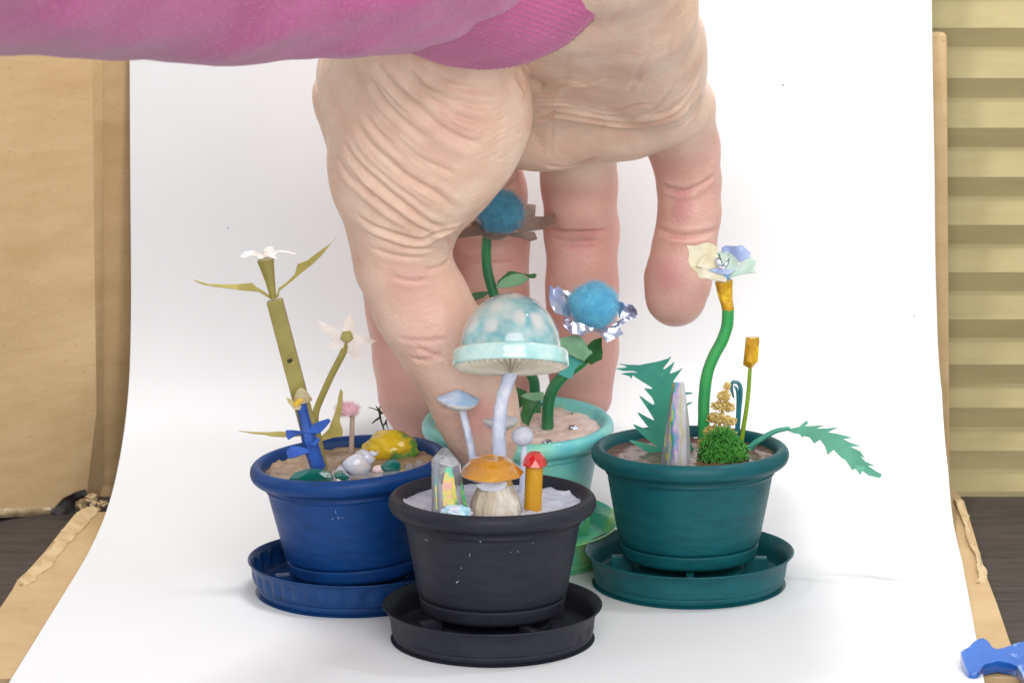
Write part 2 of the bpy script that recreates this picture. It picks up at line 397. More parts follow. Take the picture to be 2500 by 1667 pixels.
WALL = [(15.6, 9.95), (15.85, 10.15), (16.25, 10.5), (16.5, 11.2), (17.1, 14.5), (18.0, 19.5), (18.9, 24.6), (19.2, 26.3), (19.55, 26.6), (19.7, 27.0), (19.6, 27.4), (19.75, 27.9)]
RIM = [(19.75, 27.9), (20.4, 28.1), (21.6, 28.6), (22.45, 29.4), (22.8, 30.5), (22.65, 31.6), (22.0, 32.4), (21.2, 32.65), (20.4, 32.35), (19.85, 31.6), (19.55, 30.4), (19.35, 28.5), (19.2, 26.5)]
DISH = [(0, 0), (20.8, 0), (21.6, .25), (22.0, .9), (22.15, 1.6), (22.1, 2.0), (22.35, 2.3), (22.6, 4.6), (23.0, 6.0), (23.8, 7.2), (24.25, 7.65), (24.15, 7.85), (23.85, 7.8), (23.1, 6.9), (22.4, 5.6), (21.9, 3.4), (21.5, 2.3), (20.5, 2.0), (18.2, 2.0), (15.0, 2.05), (13.6, 2.2), (13.2, 2.6), (13.1, 3.8), (12.8, 4.2), (10, 4.3), (0, 4.3)]
def soil_geo(M, seed, amp=.35, z=30.3, R=19.6, n=44, tear=0.0):
    V, Fc = [], []; na = 96
    for i in range(n + 1):
        r = R * i / n
        for k in range(na):
            th = 2 * math.pi * k / na; x, y = r * math.cos(th), r * math.sin(th)
            e = noise.fractal(Vector((x * .16, y * .16, seed)), .7, 2, 4) * amp + noise.noise(Vector((x * .9, y * .9, seed))) * amp * .25
            if tear and i > n - 6: e += tear * (i - n + 6) / 6 * max(0, noise.noise(Vector((math.cos(th) * 7, math.sin(th) * 7, seed))))
            V.append(M @ Vector((x, y, z + e)))
    for i in range(n):
        for k in range(na): Fc.append((i * na + k, i * na + (k + 1) % na, (i + 1) * na + (k + 1) % na, (i + 1) * na + k))
    return V, Fc
def make_pot(label, M, m, soilmat, seed, soil_amp=.35, tear=0.0, soil_label=None, fixed=None):
    t = Thing('flower_pot', label, 'flower pot', M @ Vector((0, 0, 6.5)), group='miniature painted flower pots')
    wf = ring_wob(seed)
    sp_ = lambda pr: smooth_prof(pr, 4)
    t.part('foot', lathe(sp_(FOOT), 128, M, wf), m, angle=70)
    t.part('wall', lathe(sp_(WALL), 128, M, wf), m, angle=70)
    t.part('rim', lathe(sp_(RIM), 128, M, wf), m, angle=70)
    t.part('soil', soil_geo(M, seed, soil_amp, tear=tear), soilmat, label=soil_label)
    return t
def make_saucer(label, M, m, seed, flutes=0.0, dent=None, pegs=4, pa=20, pz=4.1, ph=2.25):
    t = Thing('saucer', label, 'saucer', M @ Vector((0, 0, 0)), group='miniature painted saucers')
    wf = ring_wob(seed + 4, .14)
    def fn(v, th, r, z):
        v = wf(v, th, r, z)
        if flutes and r > 21 and 1.9 < z < 7: v = v + Vector((math.cos(th), math.sin(th), 0)) * (flutes * abs(math.sin(th * 17 + 2 * math.sin(th * 3))) * math.sin(math.pi * (z - 1.9) / 5.1))
        if dent:
            for (da, dw, dz, dd) in dent:
                a = (th - math.radians(da) + math.pi) % (2 * math.pi) - math.pi
                if r > 20: v = v - Vector((math.cos(th), math.sin(th), 0)) * (dd * math.exp(-(a / dw) ** 2 - ((z - dz) / 1.5) ** 2))
        return v
    d = t.part('dish', lathe(smooth_prof(DISH, 3), 192, M, fn), m, angle=70)
    for i in range(pegs):
        a = math.radians(pa + 360 / pegs * i)
        t.part('peg', box(M @ Vector((15.5 * math.cos(a), 15.5 * math.sin(a), pz)), (2.6, .9, ph), (M @ Matrix.Rotation(a, 4, 'Z')).to_3x3()), m, smooth=False, bevel=.3)
    return t
MB = TR(-4.3, -44.3, 0) @ RX(-1.3); ML = TR(-35.6, -6.8, -1.0) @ TR(0, 0, 6.5) @ RY(-4) @ TR(0, 0, -6.5); MLs = TR(-36.6, -6.8, .05)
MT = TR(41.1, 0, 0) @ RX(-1.1); MM = TR(1.4, 24.6, 1.0) @ RX(3.0)
M_white = mat('white_plaster', '#c9cdda', .55, var=[(150, '#aeb4c6', .4, .65), (420, '#dedbe4', .55, .75)], bump=[(160, .6, .6), (900, .3, .2)])
M_tan = mat('brown_paper_fill', '#a58a6d', .45, var=[(90, '#8a7358', .38, .6), (130, '#b8a78f', .55, .75)], bump=[(110, .9, 1.2), (600, .3, .2)], coat=.25)
M_pink = mat('pale_pink_fill', '#efdad4', .5, var=[(80, '#dfc2b6', .35, .55), (120, '#f6e8e8', .5, .7), (200, '#d88a94', .7, .78)], bump=[(140, .7, .8)], coat=.2)
M_choc = mat('brown_resin', '#7d5648', .2, var=[(60, '#5f3f36', .4, .7), (260, '#9a7464', .6, .78)], bump=[(120, .5, .8)], coat=.35)
pot_black = make_pot('matte black flower pot at the front, filled with white plaster and mushrooms', MB, M_black, M_white, 1, .5, tear=1.3, soil_label='rough white plaster filling')
make_saucer('matte black saucer at the front with a dented right side', TR(-4.3, -44.3, .05), M_black, 1, dent=[(-22, .10, 4, .5), (-33, .05, 3, .45), (200, .12, 5, .4)], pa=30)
pot_blue = make_pot('dark blue flower pot at the left, leaning slightly, holding olive flowers and a shell', ML, M_blue, M_tan, 2, .8, soil_label='crumpled tan paper and resin filling')
make_saucer('glossy dark blue fluted saucer at the left, tucked behind the black one', MLs, M_blues, 2, flutes=.8, pa=10, pz=3.3, ph=1.45)
pot_mint = make_pot('pale mint flower pot at the back, held by the fingers and thumb', MM, M_mint, M_pink, 3, .6, soil_label='pale pink filling with silver glints')
make_saucer('mint green saucer under the pot in the fingers, tilted towards the viewer', MM, M_mints, 3)
pot_teal = make_pot('dark teal flower pot at the right holding the serrated leaves and a paper rose', MT, M_teal, M_choc, 4, .35, soil_label='glossy brown resin filling')
make_saucer('dark teal saucer at the right in front of the white paper', TR(41.1, 0, .05), M_teal, 4, dent=[(205, .12, 3.5, .5), (235, .08, 2.5, .3)], pa=88)

# small scuffs of bare paint on the pots
M_scuff = mat('paint_scuff', '#a9b6c4', .6)
def scuff(pot, zone, marks):
    wl = [c for c in pot.o.children if c.name.startswith('wall')][0]
    for x, y, dx, dy, r in marks:
        P = []
        for k in range(5):
            d = ray(*px(zone, x + dx * k / 4 + 3 * math.sin(k * 2.1), y + dy * k / 4)).normalized(); ok, loc, nn_, ix = wl.ray_cast((CAM - pot.base) * S, d)
            if ok: P.append(loc / S + pot.base)
        if len(P) == 5: pot.part('scuff', tube(P, [r * .4, r, r * .7, r, r * .3], 5), M_scuff)
scuff(pot_blue, 'B', [(737, 695, 6, 30, .045), (750, 742, 14, 20, .07), (722, 752, -8, 14, .06), (772, 748, 26, 4, .035)])
scuff(pot_black, 'B3', [(668, 718, 6, 6, .10), (912, 784, 4, 4, .10), (545, 890, 4, 4, .09), (514, 988, 14, -10, .13), (604, 795, -2, 26, .05), (310, 705, 20, 12, .06), (868, 788, 5, 2, .06), (1010, 730, 4, 2, .06)])
# ------------------------------------------------------------------ mushrooms and crystal in the black pot
def frame(c, tx=0, ty=0, rz=0): return Matrix.Translation(Vector(c)) @ RY(ty) @ RX(tx) @ RZ(rz)
M_stemw = mat('white_painted_stem', '#c3cbe2', .5, var=[(420, '#dfe3f0', .45, .65), (700, '#5f8fa0', .68, .72)], bump=[(500, .6, .4)], stretch=(1, 1, .6))
M_dome = mat('dome_glaze', '#aadbdc', .12, ramp=(110, [(.34, '#5fbace'), (.46, '#a3d8dd'), (.56, '#cdeae8'), (.7, '#e2f2ef')]), coat=1.0, spec=.6, trans=.35, ior=1.35)
M_band = mat('dome_band', '#c6e4dd', .15, var=[(140, '#a3d6d4', .42, .62), (200, '#d6ece2', .55, .7)], coat=1.0, bump=[(200, .2, .3)])
M_gill = mat('cream_gills', '#e9e3d2', .6, var=[(300, '#d6cfb8', .45, .7)])
M_capblue = mat('pale_blue_cap', '#a6c8ea', .45, var=[(160, '#d6e3f2', .5, .7)], bump=[(200, .3, .3)])
M_cream = mat('cream_clay', '#ddd8cf', .6, var=[(200, '#bdb8bb', .45, .7)], bump=[(300, .4, .3)])
M_ball = mat('white_clay_ball', '#c9cad6', .7, var=[(250, '#a3a4b4', .45, .7)], bump=[(420, .8, .6)], stretch=(1, 1, .5))
M_amber = mat('amber_gem', '#d7920e', .2, var=[(120, '#b4720a', .4, .6), (200, '#f0bc3a', .6, .75)], coat=1, trans=.25, ior=1.45)
M_neck = mat('tan_neck', '#cfa863', .4, coat=.3)
M_bark = mat('bark', '#b9ab98', .8, var=[(300, '#7e7060', .5, .66), (160, '#d8d2c6', .5, .65)], bump=[(420, .9, .9)], stretch=(1, 1, .3))
M_red = mat('red_gem', '#d2261c', .1, var=[(200, '#a8120f', .45, .7)], coat=1, trans=.1)
M_yel = mat('ochre_stick', '#cf9a22', .45, var=[(160, '#b98412', .4, .7)], bump=[(300, .3, .2)], stretch=(1, 1, .3))
M_glass = mat('clear_crystal', (.93, .94, .97, 1), .05, trans=.8, ior=1.4, bump=[(140, .35, .5)], coat=.6)

# tall dome mushroom
fy = ground('D', 578, 1330, 29.5); YD = fy.y
t = Thing('dome_mushroom', 'tall mushroom with glossy pale aqua dome cap and white gills, over the black pot', 'mushroom', fy)
t.part('stem', wire('D', [(652, 600), (618, 700), (592, 800), (576, 910), (574, 1010), (578, 1125), (582, 1230), (580, 1340)], YD, [1.62, 1.5, 1.45, 1.5, 1.52, 1.5, 1.5, 1.6], n=20, wob=.10), M_stemw)
Md = frame(at('D', 642, 592, YD), -21)
dome = [(12.72, 3.55)] + [(11.15 * math.cos(a), 3.75 + 12.7 * math.sin(a)) for a in np.linspace(.02, math.pi / 2, 70)]
dome[0] = (11.3, 3.5); dome[-1] = (0, dome[-1][1])
cap = t.part('cap', lathe(dome, 160, Md), M_dome)
# white painted spots on the dome
def spots(o, base, lst, zone, Y):
    cs = []
    for x, y, rx, ry in lst:
        d = ray(*px(zone, x, y)).normalized(); ok, loc, nn_, ix = o.ray_cast(CAM * S - Vector(base) * S, d)
        if ok: cs.append((loc / S, rx * mm_per_px(Y) / 2.412, ry * mm_per_px(Y) / 2.412))
    val = []
    for v in o.data.vertices:
        p = v.co / S; s = 0
        for c, rx, ry in cs:
            q = p - c; e = math.sqrt((q.x / rx) ** 2 + (q.z / ry) ** 2 + (q.y / ((rx + ry) / 2)) ** 2) + .35 * noise.noise(p * .45)
            s = max(s, min(1, max(0, (1.25 - e) / .7)))
        val.append(s)
    at_ = o.data.attributes.new('spot', 'FLOAT', 'POINT'); at_.data.foreach_set('value', val)
    nt = o.data.materials[0].node_tree; n = nt.nodes; b = n['Principled BSDF']; lk = b.inputs['Base Color'].links[0]
    a = n.new('ShaderNodeAttribute'); a.attribute_name = 'spot'; mx = n.new('ShaderNodeMix'); mx.data_type = 'RGBA'
    nt.links.new(lk.from_socket, mx.inputs['A']); mx.inputs['B'].default_value = lin('#eaf1ee'); nt.links.new(a.outputs['Fac'], mx.inputs['Factor']); nt.links.new(mx.outputs['Result'], b.inputs['Base Color'])
spots(cap, fy, [(562, 232, 46, 56), (418, 335, 40, 75), (650, 165, 80, 36), (805, 325, 62, 70), (790, 190, 50, 34), (700, 295, 40, 60), (530, 350, 46, 40)], 'D', YD)
t.part('cap_band', lathe(smooth_prof([(11.1, 3.75), (11.6, 3.9), (12.4, 3.7), (12.8, 3.1), (12.85, 2.0), (12.95, .8), (12.8, .1), (12.4, 0), (12.0, .2)], 4), 96, Md), M_band, angle=80)
V, Fc = [], []; ng = 50
for i, (r, z) in enumerate([(12.5, .15), (11.5, -.05), (8.5, -.35), (5, -.75), (2.6, -1.2), (1.4, -1.5)]):
    for k in range(ng * 2):
        th = math.pi * k / ng + .02 * math.sin(k * 7.0); am = (.45 if k % 2 else -.45) * (.3 if i == 0 else 1) * min(1, r / 5)
        V.append(Md @ Vector((r * math.cos(th), r * math.sin(th), z + am)))
n2 = ng * 2
for i in range(5):
    for k in range(n2): Fc.append((i * n2 + k, i * n2 + (k + 1) % n2, (i + 1) * n2 + (k + 1) % n2, (i + 1) * n2 + k))
t.part('gills', (V, Fc), M_gill, smooth=False)

def cone_cap(c, R, top, under, M, wave=.0, n=64):
    f = (lambda v, th, r, z: v + Vector((0, 0, wave * r / R * math.sin(2 * th + .6)))) if wave else None
    up = lathe(smooth_prof([(0, top), (R * .25, top * .82), (R * .6, top * .42), (R * .95, .12), (R, 0)], 4), n, M, f)
    lo = lathe(smooth_prof([(R, 0), (R * .96, -under * .45), (R * .7, -under * .95), (R * .2, -under * 1.05), (0, -under)], 4), n, M, f)
    return up, lo
fb = ground('D', 445, 1260, 29.5)
t = Thing('flat_cap_mushroom', 'small mushroom with pale blue pointed cap on a thin leaning white stem', 'mushroom', fb)
t.part('stem', wire('D', [(350, 815), (378, 930), (408, 1070), (430, 1180), (445, 1270)], fb.y, .85, n=6), M_stemw)
Mc = frame(at('D', 332, 785, fb.y), 2, 4); a, b = cone_cap(0, 4.75, 2.3, 1.6, Mc, .3)
t.part('cap', a, M_capblue); t.part('cap_underside', b, M_cream)
fs = ground('D', 580, 1210, 29.5)
t = Thing('thin_cap_mushroom', 'small white lens-capped mushroom half hidden behind the tall dome mushroom stem', 'mushroom', fs)
t.part('stem', wire('D', [(572, 915), (578, 1060), (582, 1220)], fs.y, .5, n=8), M_stemw)
Mc = frame(at('D', 566, 893, fs.y), -4, 4); a, b = cone_cap(0, 4.7, 1.9, 2.1, Mc, .1)
t.part('cap', a, M_ball); t.part('cap_underside', b, M_cream)
fo = ground('D', 712, 1345, 29.5)
t = Thing('round_cap_mushroom', 'small white ball-capped mushroom behind the red-capped one', 'mushroom', fo)
t.part('stem', wire('D', [(722, 1050), (719, 1150), (712, 1350)], fo.y, [.62, .7, .75], n=10), M_stemw)
t.part('cap', blob(at('D', 712, 1000, fo.y), (2.42, 2.42, 2.2), 4, .06, 1.5, 3), M_ball)

# amber gem mushroom on bark
fa_ = ground('D', 552, 1487, 29.2); YA = fa_.y; k_ = mm_per_px(YA) / 2.412
t = Thing('gem_mushroom', 'mushroom with faceted amber gem cap on a flared grey bark stump', 'mushroom', fa_)
cA = at('D', 553, 1487, YA)
def barkfn(v, th, r, z): return v + Vector((math.cos(th), math.sin(th), 0)) * (.45 * noise.noise(Vector((math.cos(th) * 5, math.sin(th) * 5, z * .12))) + .2 * noise.noise(Vector((math.cos(th) * 14, math.sin(th) * 14, z * .3))))
t.part('bark_stem', lathe(smooth_prof([(0, -1), (5.6, -1), (5.75, .4), (5.5, 2.5), (5.0, 4.6), (4.1, 6.6), (3.75, 7.7), (3.6, 8.0), (0, 8.0)], 4), 72, TR(*cA), barkfn), M_bark)
t.part('neck', lathe([(0, 7.9), (3.7, 7.9), (3.75, 9.6), (0, 9.6)], 10, TR(*cA) @ RZ(18)), M_neck, smooth=False)
t.part('white_patch', sheet('D', [(442, 1280), (500, 1272), (560, 1268), (622, 1270), (618, 1290), (595, 1315), (540, 1325), (480, 1318), (450, 1300)], lambda u, v: YA - 3.95 + .00035 * (u - 1202) ** 2 * .9, .35, 10, ruffle=.15), M_white)
cG = at('D', 533, 1190, YA)
def gem(M, rings, n, seed=0, jit=.05):
    V, Fc = [], []; r_ = random.Random(seed)
    for i, (r, z) in enumerate(rings):
        for k in range(n):
            th = 2 * math.pi * (k + .5 * (i % 2)) / n; rr = r * (1 + r_.uniform(-jit, jit)); V.append(M @ Vector((rr * math.cos(th), rr * math.sin(th), z + r_.uniform(-jit, jit) * 2)))
    for i in range(len(rings) - 1):
        for k in range(n):
            a, b = i * n + k, i * n + (k + 1) % n; c, d = a + n, b + n
            if i % 2 == 0: Fc += [(a, b, c), (b, d, c)]
            else: Fc += [(a, d, c), (a, b, d)]
    Fc += [tuple(range(n - 1, -1, -1)), tuple(range((len(rings) - 1) * n, len(rings) * n))]
    return V, Fc
t.part('gem_cap', gem(frame(cG, 4, 1, 2), [(2.4, 2.4), (4.8, 1.5), (6.9, -.9), (5.0, -1.9), (3.0, -2.0)], 12, 3, .07), M_amber, smooth=False, bevel=.08)

# red cap
fr = ground('D', 772, 1455, 29.4); YR = fr.y
t = Thing('red_cap_mushroom', 'small mushroom with faceted red cap on a straight ochre stick', 'mushroom', fr)
t.part('stem', wire('D', [(772, 1465), (777, 1320), (783, 1165)], YR, 1.92, n=28, sub=3), M_yel)
t.part('gem_cap', gem(frame(at('D', 785, 1152, YR), 4, 2, 12), [(1.3, 2.15), (2.2, 1.25), (3.0, -.4), (2.2, -.75)], 9, 6, .03), M_red, smooth=False, bevel=.06)

# crystal point; film sheets on its front faces paint the inner reflections
fc = ground('D', 290, 1487, 29.3); YC = fc.y
t = Thing('crystal_point', 'clear quartz-like crystal point with rainbow film painting its inner reflections, standing in the black pot', 'crystal', fc)
b0 = at('D', 288, 1490, YC); s0 = at('D', 263, 1150, YC); tip = at('D', 256, 1060, YC)
pts = []
for i in range(6):
    a = i * math.pi / 3
    pts.append(b0 + Vector((4.05 * math.cos(a), 3.6 * math.sin(a), -.8))); pts.append(s0 + Vector((3.15 * math.cos(a), 2.9 * math.sin(a), (-.5 if math.cos(a) > 0 else .6))))
pts += [tip + Vector((-.55, -.3, 0)), tip + Vector((.5, .2, -.25)), tip + Vector((0, -.6, -.3))]
shell = t.part('crystal_body', hull(pts), M_glass, smooth=False, bevel=.22)
def film(name, stops, sc=240):
    return mat(name, '#8fc7bd', .25, ramp=(sc, stops), coat=.6, metal=.15)
M_film = film('rainbow_film', [(.30, '#e8a8b8'), (.42, '#ecd777'), (.5, '#7fd9a8'), (.58, '#3fa6c4'), (.7, '#c9b3e0')], 160)
fY = lambda off: (lambda u, v: YC - 3.3 + off + (1268 - v) / 141 * .55)
M_film2 = film('green_film', [(.35, '#e9d46a'), (.5, '#3fae62'), (.62, '#4aa9c9')], 150)
t.part('film', sheet('D', [(262, 1185), (290, 1180), (310, 1240), (318, 1330), (330, 1400), (300, 1420), (245, 1410), (240, 1290)], fY(0), .12, 9), M_film, parent=shell)
t.part('film', sheet('D', [(300, 1230), (318, 1300), (330, 1395), (318, 1405), (296, 1330)], fY(-.15), .12, 9), M_film2, parent=shell)
t.part('film', sheet('D', [(205, 1210), (216, 1300), (222, 1430), (205, 1430), (198, 1300)], fY(1.2), .12, 8), M_film, parent=shell)
t.part('film', sheet('D', [(352, 1260), (370, 1330), (385, 1410), (368, 1420), (350, 1330)], fY(1.2), .12, 8), M_film2, parent=shell)
M_peb = mat('pastel_pebble', '#a9d4e2', .25, ramp=(190, [(.35, '#e6c9dd'), (.48, '#b9dbe8'), (.62, '#79c3d8'), (.7, '#3f7f98')]), coat=.8, bump=[(300, .6, .6)])
single('pebble', 'pastel blue and pink glossy pebble at the foot of the clear crystal', 'pebble', blob(at('D', 322, 1452, YC - 4.4), (3.4, 1.5, 1.8), 4, .2, 1.6, 5), M_peb)
# ------------------------------------------------------------------ things in the blue pot
M_olive = mat('olive_paper', '#a0964f', .5, var=[(120, '#8b803e', .4, .68), (500, '#b5ab69', .62, .8)], bump=[(300, .3, .2)], coat=.15)
M_olive2 = mat('olive_leaf_paper', '#b8ab5e', .55, var=[(120, '#9d9048', .4, .7)], bump=[(200, .3, .3)])
M_star = mat('star_petal', '#f3ebe5', .6, var=[(170, '#e6d8cc', .4, .7), (260, '#8f8a4a', .66, .76)])
M_whitepet = mat('white_petal', '#efe8e8', .6, var=[(200, '#cbb9ab', .45, .7)])
M_bluep = mat('bright_blue_paper', '#1c57b4', .4, var=[(160, '#123f8f', .42, .68)], bump=[(250, .4, .3)], coat=.2)
M_creamp = mat('cream_petal', '#d9cda4', .55, var=[(200, '#b99a5c', .5, .7)])
M_yelp = mat('yellow_petal', '#e2b62e', .5)
M_fuzzpink = mat('pink_wool', '#fad7e2', .95, sheen=.6, var=[(500, '#eab6c8', .4, .7)])
M_pstem = mat('pinkish_stick', '#b9a79c', .6, var=[(200, '#9a877e', .4, .7)])
M_twig = mat('dark_moss_twig', '#37371f', .9, var=[(300, '#5d5a2c', .45, .7)])
M_stone = mat('yellow_stone', '#d9b81f', .18, var=[(120, '#c2a214', .4, .6), (150, '#5f8f3d', .50, .58), (110, '#2f7f5d', .56, .63)], bump=[(200, .5, .6)], coat=.5)
M_tealchip = mat('teal_glass_chip', '#11766a', .12, var=[(140, '#0b5a52', .4, .6), (170, '#5fb39c', .6, .75)], coat=1, bump=[(160, .5, .6)], trans=.15)
M_shell = mat('white_shell', '#d3d4dc', .25, var=[(130, '#b9c3d6', .45, .65), (160, '#d9c9bd', .55, .7)], coat=.8, bump=[(160, .3, .4)], sss=.2)
M_pshell = mat('pink_shell', '#e2c7c7', .35, var=[(220, '#c99aa0', .5, .7)], coat=.6)
M_chip = mat('clear_chip', (.85, .86, .88, 1), .08, trans=.75, ior=1.5)
M_chipw = mat('white_chip', '#f0ece4', .2, coat=.8)
M_resin = mat('clear_resin', '#a9adb4', .08, var=[(120, '#c6c8ce', .4, .7)], coat=1, alpha=.72, bump=[(130, .4, .5)])
GB = lambda x, y, z=29.5: ground('A', x, y, z)

# tall olive flower
f = GB(795, 1430); Y0 = f.y
t = Thing('paper_flower', 'tall olive paper flower with white petals and two thin leaves, left in the blue pot', 'flower', f)
stem = t.part('stem', tube([at('A', 531 + (795 - 531) * k / 12, 440 + 1000 * k / 12, Y0) for k in range(13)], 2.55, 4, .75, square=True), M_olive, smooth=False, bevel=.15)
t.part('knot', blob(at('A', 622, 797, Y0 - 1.5), (.55, .3, .45), 3, .4, 2), M_twig, parent=stem)
t.part('bud_tube', wire('A', [(524, 432), (505, 330), (476, 200)], Y0, [.75, 1.15, 2.0], n=7, sub=5), M_olive, smooth=False)
zs = slope('A', 490, 185, Y0, 0, -.16)
for o in ([(330, 185), (355, 160), (400, 150), (440, 165), (470, 185), (440, 192), (395, 180), (345, 200)], [(470, 180), (468, 145), (490, 130), (520, 128), (528, 150), (545, 170), (520, 190)],
          [(500, 178), (550, 148), (610, 155), (662, 172), (655, 176), (600, 162), (555, 160), (520, 190)], [(490, 180), (520, 175), (552, 202), (535, 196), (505, 192)], [(440, 180), (480, 185), (455, 200), (430, 196)]):
    t.part('petal', sheet('A', o, zs, .22, 8, ruffle=.5), M_whitepet)
t.part('leaf', sheet('A', [(55, 320), (85, 330), (140, 346), (270, 350), (350, 345), (400, 340), (425, 365), (440, 372), (450, 378), (480, 398), (515, 425), (505, 432), (470, 410), (440, 392), (340, 382), (200, 364), (120, 352), (70, 332)], slope('A', 500, 420, Y0, .006, -.05), .3, 14), M_olive2)
t.part('leaf', sheet('A', [(898, 70), (860, 110), (800, 150), (720, 210), (668, 228), (650, 290), (600, 340), (556, 370), (540, 425), (556, 420), (562, 385), (640, 322), (690, 280), (760, 225), (820, 165), (870, 100)], slope('A', 550, 420, Y0, .004, .02), .3, 14), M_olive2)
t.part('leaf', sheet('A', [(315, 1208), (400, 1216), (480, 1218), (560, 1214), (640, 1218), (690, 1222), (690, 1240), (590, 1246), (520, 1243), (470, 1232), (400, 1226)], slope('A', 690, 1230, Y0, -.01, -.05), .3, 12), M_olive2)
# second olive flower, star shaped
f = GB(800, 1400); Y1 = f.y + 1.2
t = Thing('star_flower', 'five-pointed tan star flower on a slanting olive stem in the blue pot', 'flower', f)
t.part('stem', wire('A', [(815, 1420), (772, 1180), (775, 1100), (800, 1030), (868, 880), (942, 735), (956, 665)], Y1, [1.2, .95, .8, .78, .78, .8, .9], n=8), M_olive)
c = (958, 655); tips = [(980, 503), (784, 562), (838, 706), (1036, 802), (1132, 682)]
nb = [(935, 612), (888, 668), (930, 720), (1022, 695), (1000, 640)]       # notches
order = [((1000, 640), (980, 503), (930, 620)), ((918, 618), (784, 562), (890, 672)), ((895, 668), (838, 706), (935, 722)), ((940, 715), (1036, 802), (1026, 690)), ((1022, 698), (1132, 682), (1000, 640))]
for a, tp, b in order:
    ma = ((a[0] + tp[0]) / 2 + (a[0] - c[0]) * .22, (a[1] + tp[1]) / 2 + (a[1] - c[1]) * .22); mb = ((b[0] + tp[0]) / 2 + (b[0] - c[0]) * .22, (b[1] + tp[1]) / 2 + (b[1] - c[1]) * .22)
    t.part('petal', sheet('A', [c, a, ma, tp, mb, b], lambda u, v, c=c: Y1 - 1.0 + .02 * math.hypot(u - px('A', *c)[0], v - px('A', *c)[1]), .25, 8, ruffle=.5), M_star)
t.part('flower_eye', gem(frame(at('A', 958, 656, Y1 - 1.5), 80, 0, 20), [(1.1, .3), (1.55, 0), (1.2, -.4)], 5, 2, .05), M_olive, smooth=False)
t.part('leaf', sheet('A', [(922, 960), (934, 985), (930, 1060), (915, 1150), (932, 1200), (932, 1238), (870, 1250), (795, 1275), (790, 1262), (850, 1200), (880, 1120), (900, 1060), (908, 1010)], slope('A', 800, 1260, Y1, .02, .0), .3, 12, ruffle=.6), M_olive2)
# blue flower with cream cap
f = GB(785, 1428); Y2 = f.y - 2.6
t = Thing('blue_paper_flower', 'bright blue paper flower with blue leaves and a cream and yellow bloom', 'flower', f + Vector((0, -2.6, 0)))
t.part('stem', wire('A', [(690, 1055), (712, 1160), (735, 1260), (790, 1432)], Y2, [1.15, 1.3, 1.75, 1.8], n=6, sub=4), M_bluep, smooth=False)
t.part('petal', sheet('A', [(640, 1055), (648, 1010), (662, 975), (690, 955), (730, 985), (748, 1015), (755, 1030), (720, 1042), (690, 1052)], slope('A', 690, 1050, Y2 - 1.2, 0, .05), .25, 9, ruffle=.5), M_creamp)
t.part('petal', sheet('A', [(600, 1010), (640, 1030), (690, 1060), (680, 1085), (645, 1085), (612, 1045)], slope('A', 690, 1050, Y2 - .9, .02, 0), .25, 8), M_creamp)
t.part('petal', sheet('A', [(640, 1052), (668, 1020), (690, 1005), (700, 1030), (680, 1050), (655, 1068)], Y2 - 1.7, .2, 6), M_yelp)
for o, g in (([(598, 1206), (640, 1206), (690, 1212), (720, 1205), (700, 1225), (660, 1236), (612, 1262), (600, 1240)], .02), ([(695, 1222), (730, 1195), (780, 1160), (850, 1138), (862, 1150), (830, 1190), (795, 1224), (720, 1226)], -.02),
             ([(600, 1332), (628, 1300), (680, 1303), (730, 1318), (735, 1338), (690, 1352), (640, 1370), (610, 1372)], .02), ([(740, 1290), (790, 1250), (800, 1262), (770, 1300)], 0)):
    t.part('leaf', sheet('A', o, slope('A', 715, 1230, Y2 - 1.5, g, -.06), .3, 9), M_bluep)
# fuzzy things
def fuzz(c, rad, n, L, seed, lump=.12):
    r_ = random.Random(seed); core = blob(c, [q * .9 for q in rad], 4, lump, 1.5, seed); V, Fc = [], []
    c = Vector(c)
    for _ in range(n):
        d = Vector((r_.gauss(0, 1), r_.gauss(0, 1), r_.gauss(0, 1))).normalized()
        k = 1 + lump * noise.fractal(d * 1.5 + Vector((seed, 0, 0)), .6, 2, 3)
        p = c + Vector((d.x * rad[0], d.y * rad[1], d.z * rad[2])) * (.88 * k)
        tg = d.cross(Vector((r_.gauss(0, 1), r_.gauss(0, 1), r_.gauss(0, 1)))).normalized(); s = d.cross(tg) * .022
        l = L * r_.uniform(.4, 1.2); q = [p, p + d * l * .35 + tg * l * .5, p + d * l * .55 + tg * l * 1.2]
        o = len(V); V += [q[0] - s, q[0] + s, q[1] - s * .8, q[1] + s * .8, q[2]]; Fc += [(o, o + 1, o + 3, o + 2), (o + 2, o + 3, o + 4)]
    return core, (V, Fc)
f = GB(985, 1345); Y3 = f.y
t = Thing('pompom_mushroom', 'pink fuzzy wool-topped mushroom on a pale stick in the blue pot', 'mushroom', f)
t.part('stem', wire('A', [(984, 1350), (987, 1220), (990, 1100)], Y3, [.62, .58, .55], n=10), M_pstem)
core, hair = fuzz(at('A', 962, 1083, Y3), (2.7, 2.0, 1.6), 1500, 1.3, 11, .3)
pm = t.part('pompom', core, M_fuzzpink); t.part('wool_fibres', hair, M_fuzzpink, parent=pm, kind='stuff')
f = GB(1178, 1262, 30); Y4 = f.y
t = Thing('moss_sprig', 'dark dry moss twig standing behind the yellow stone', 'twig', f)
t.part('stem', wire('A', [(1180, 1265), (1172, 1200), (1158, 1150), (1150, 1100), (1130, 1065)], Y4, [.28, .24, .2, .2, .15], n=6, wob=1.2), M_twig)
for q in ([(1150, 1095), (1120, 1080), (1085, 1070)], [(1152, 1130), (1125, 1150), (1105, 1168)], [(1165, 1110), (1150, 1080), (1160, 1068)], [(1168, 1180), (1185, 1160), (1190, 1140)], [(1150, 1120), (1160, 1100), (1170, 1110)], [(1186, 1150), (1200, 1200), (1220, 1255)]):
    t.part('branch', wire('A', q, Y4 + rng.uniform(-.5, .5), [.2, .17, .1], n=5, wob=1.5), M_twig)
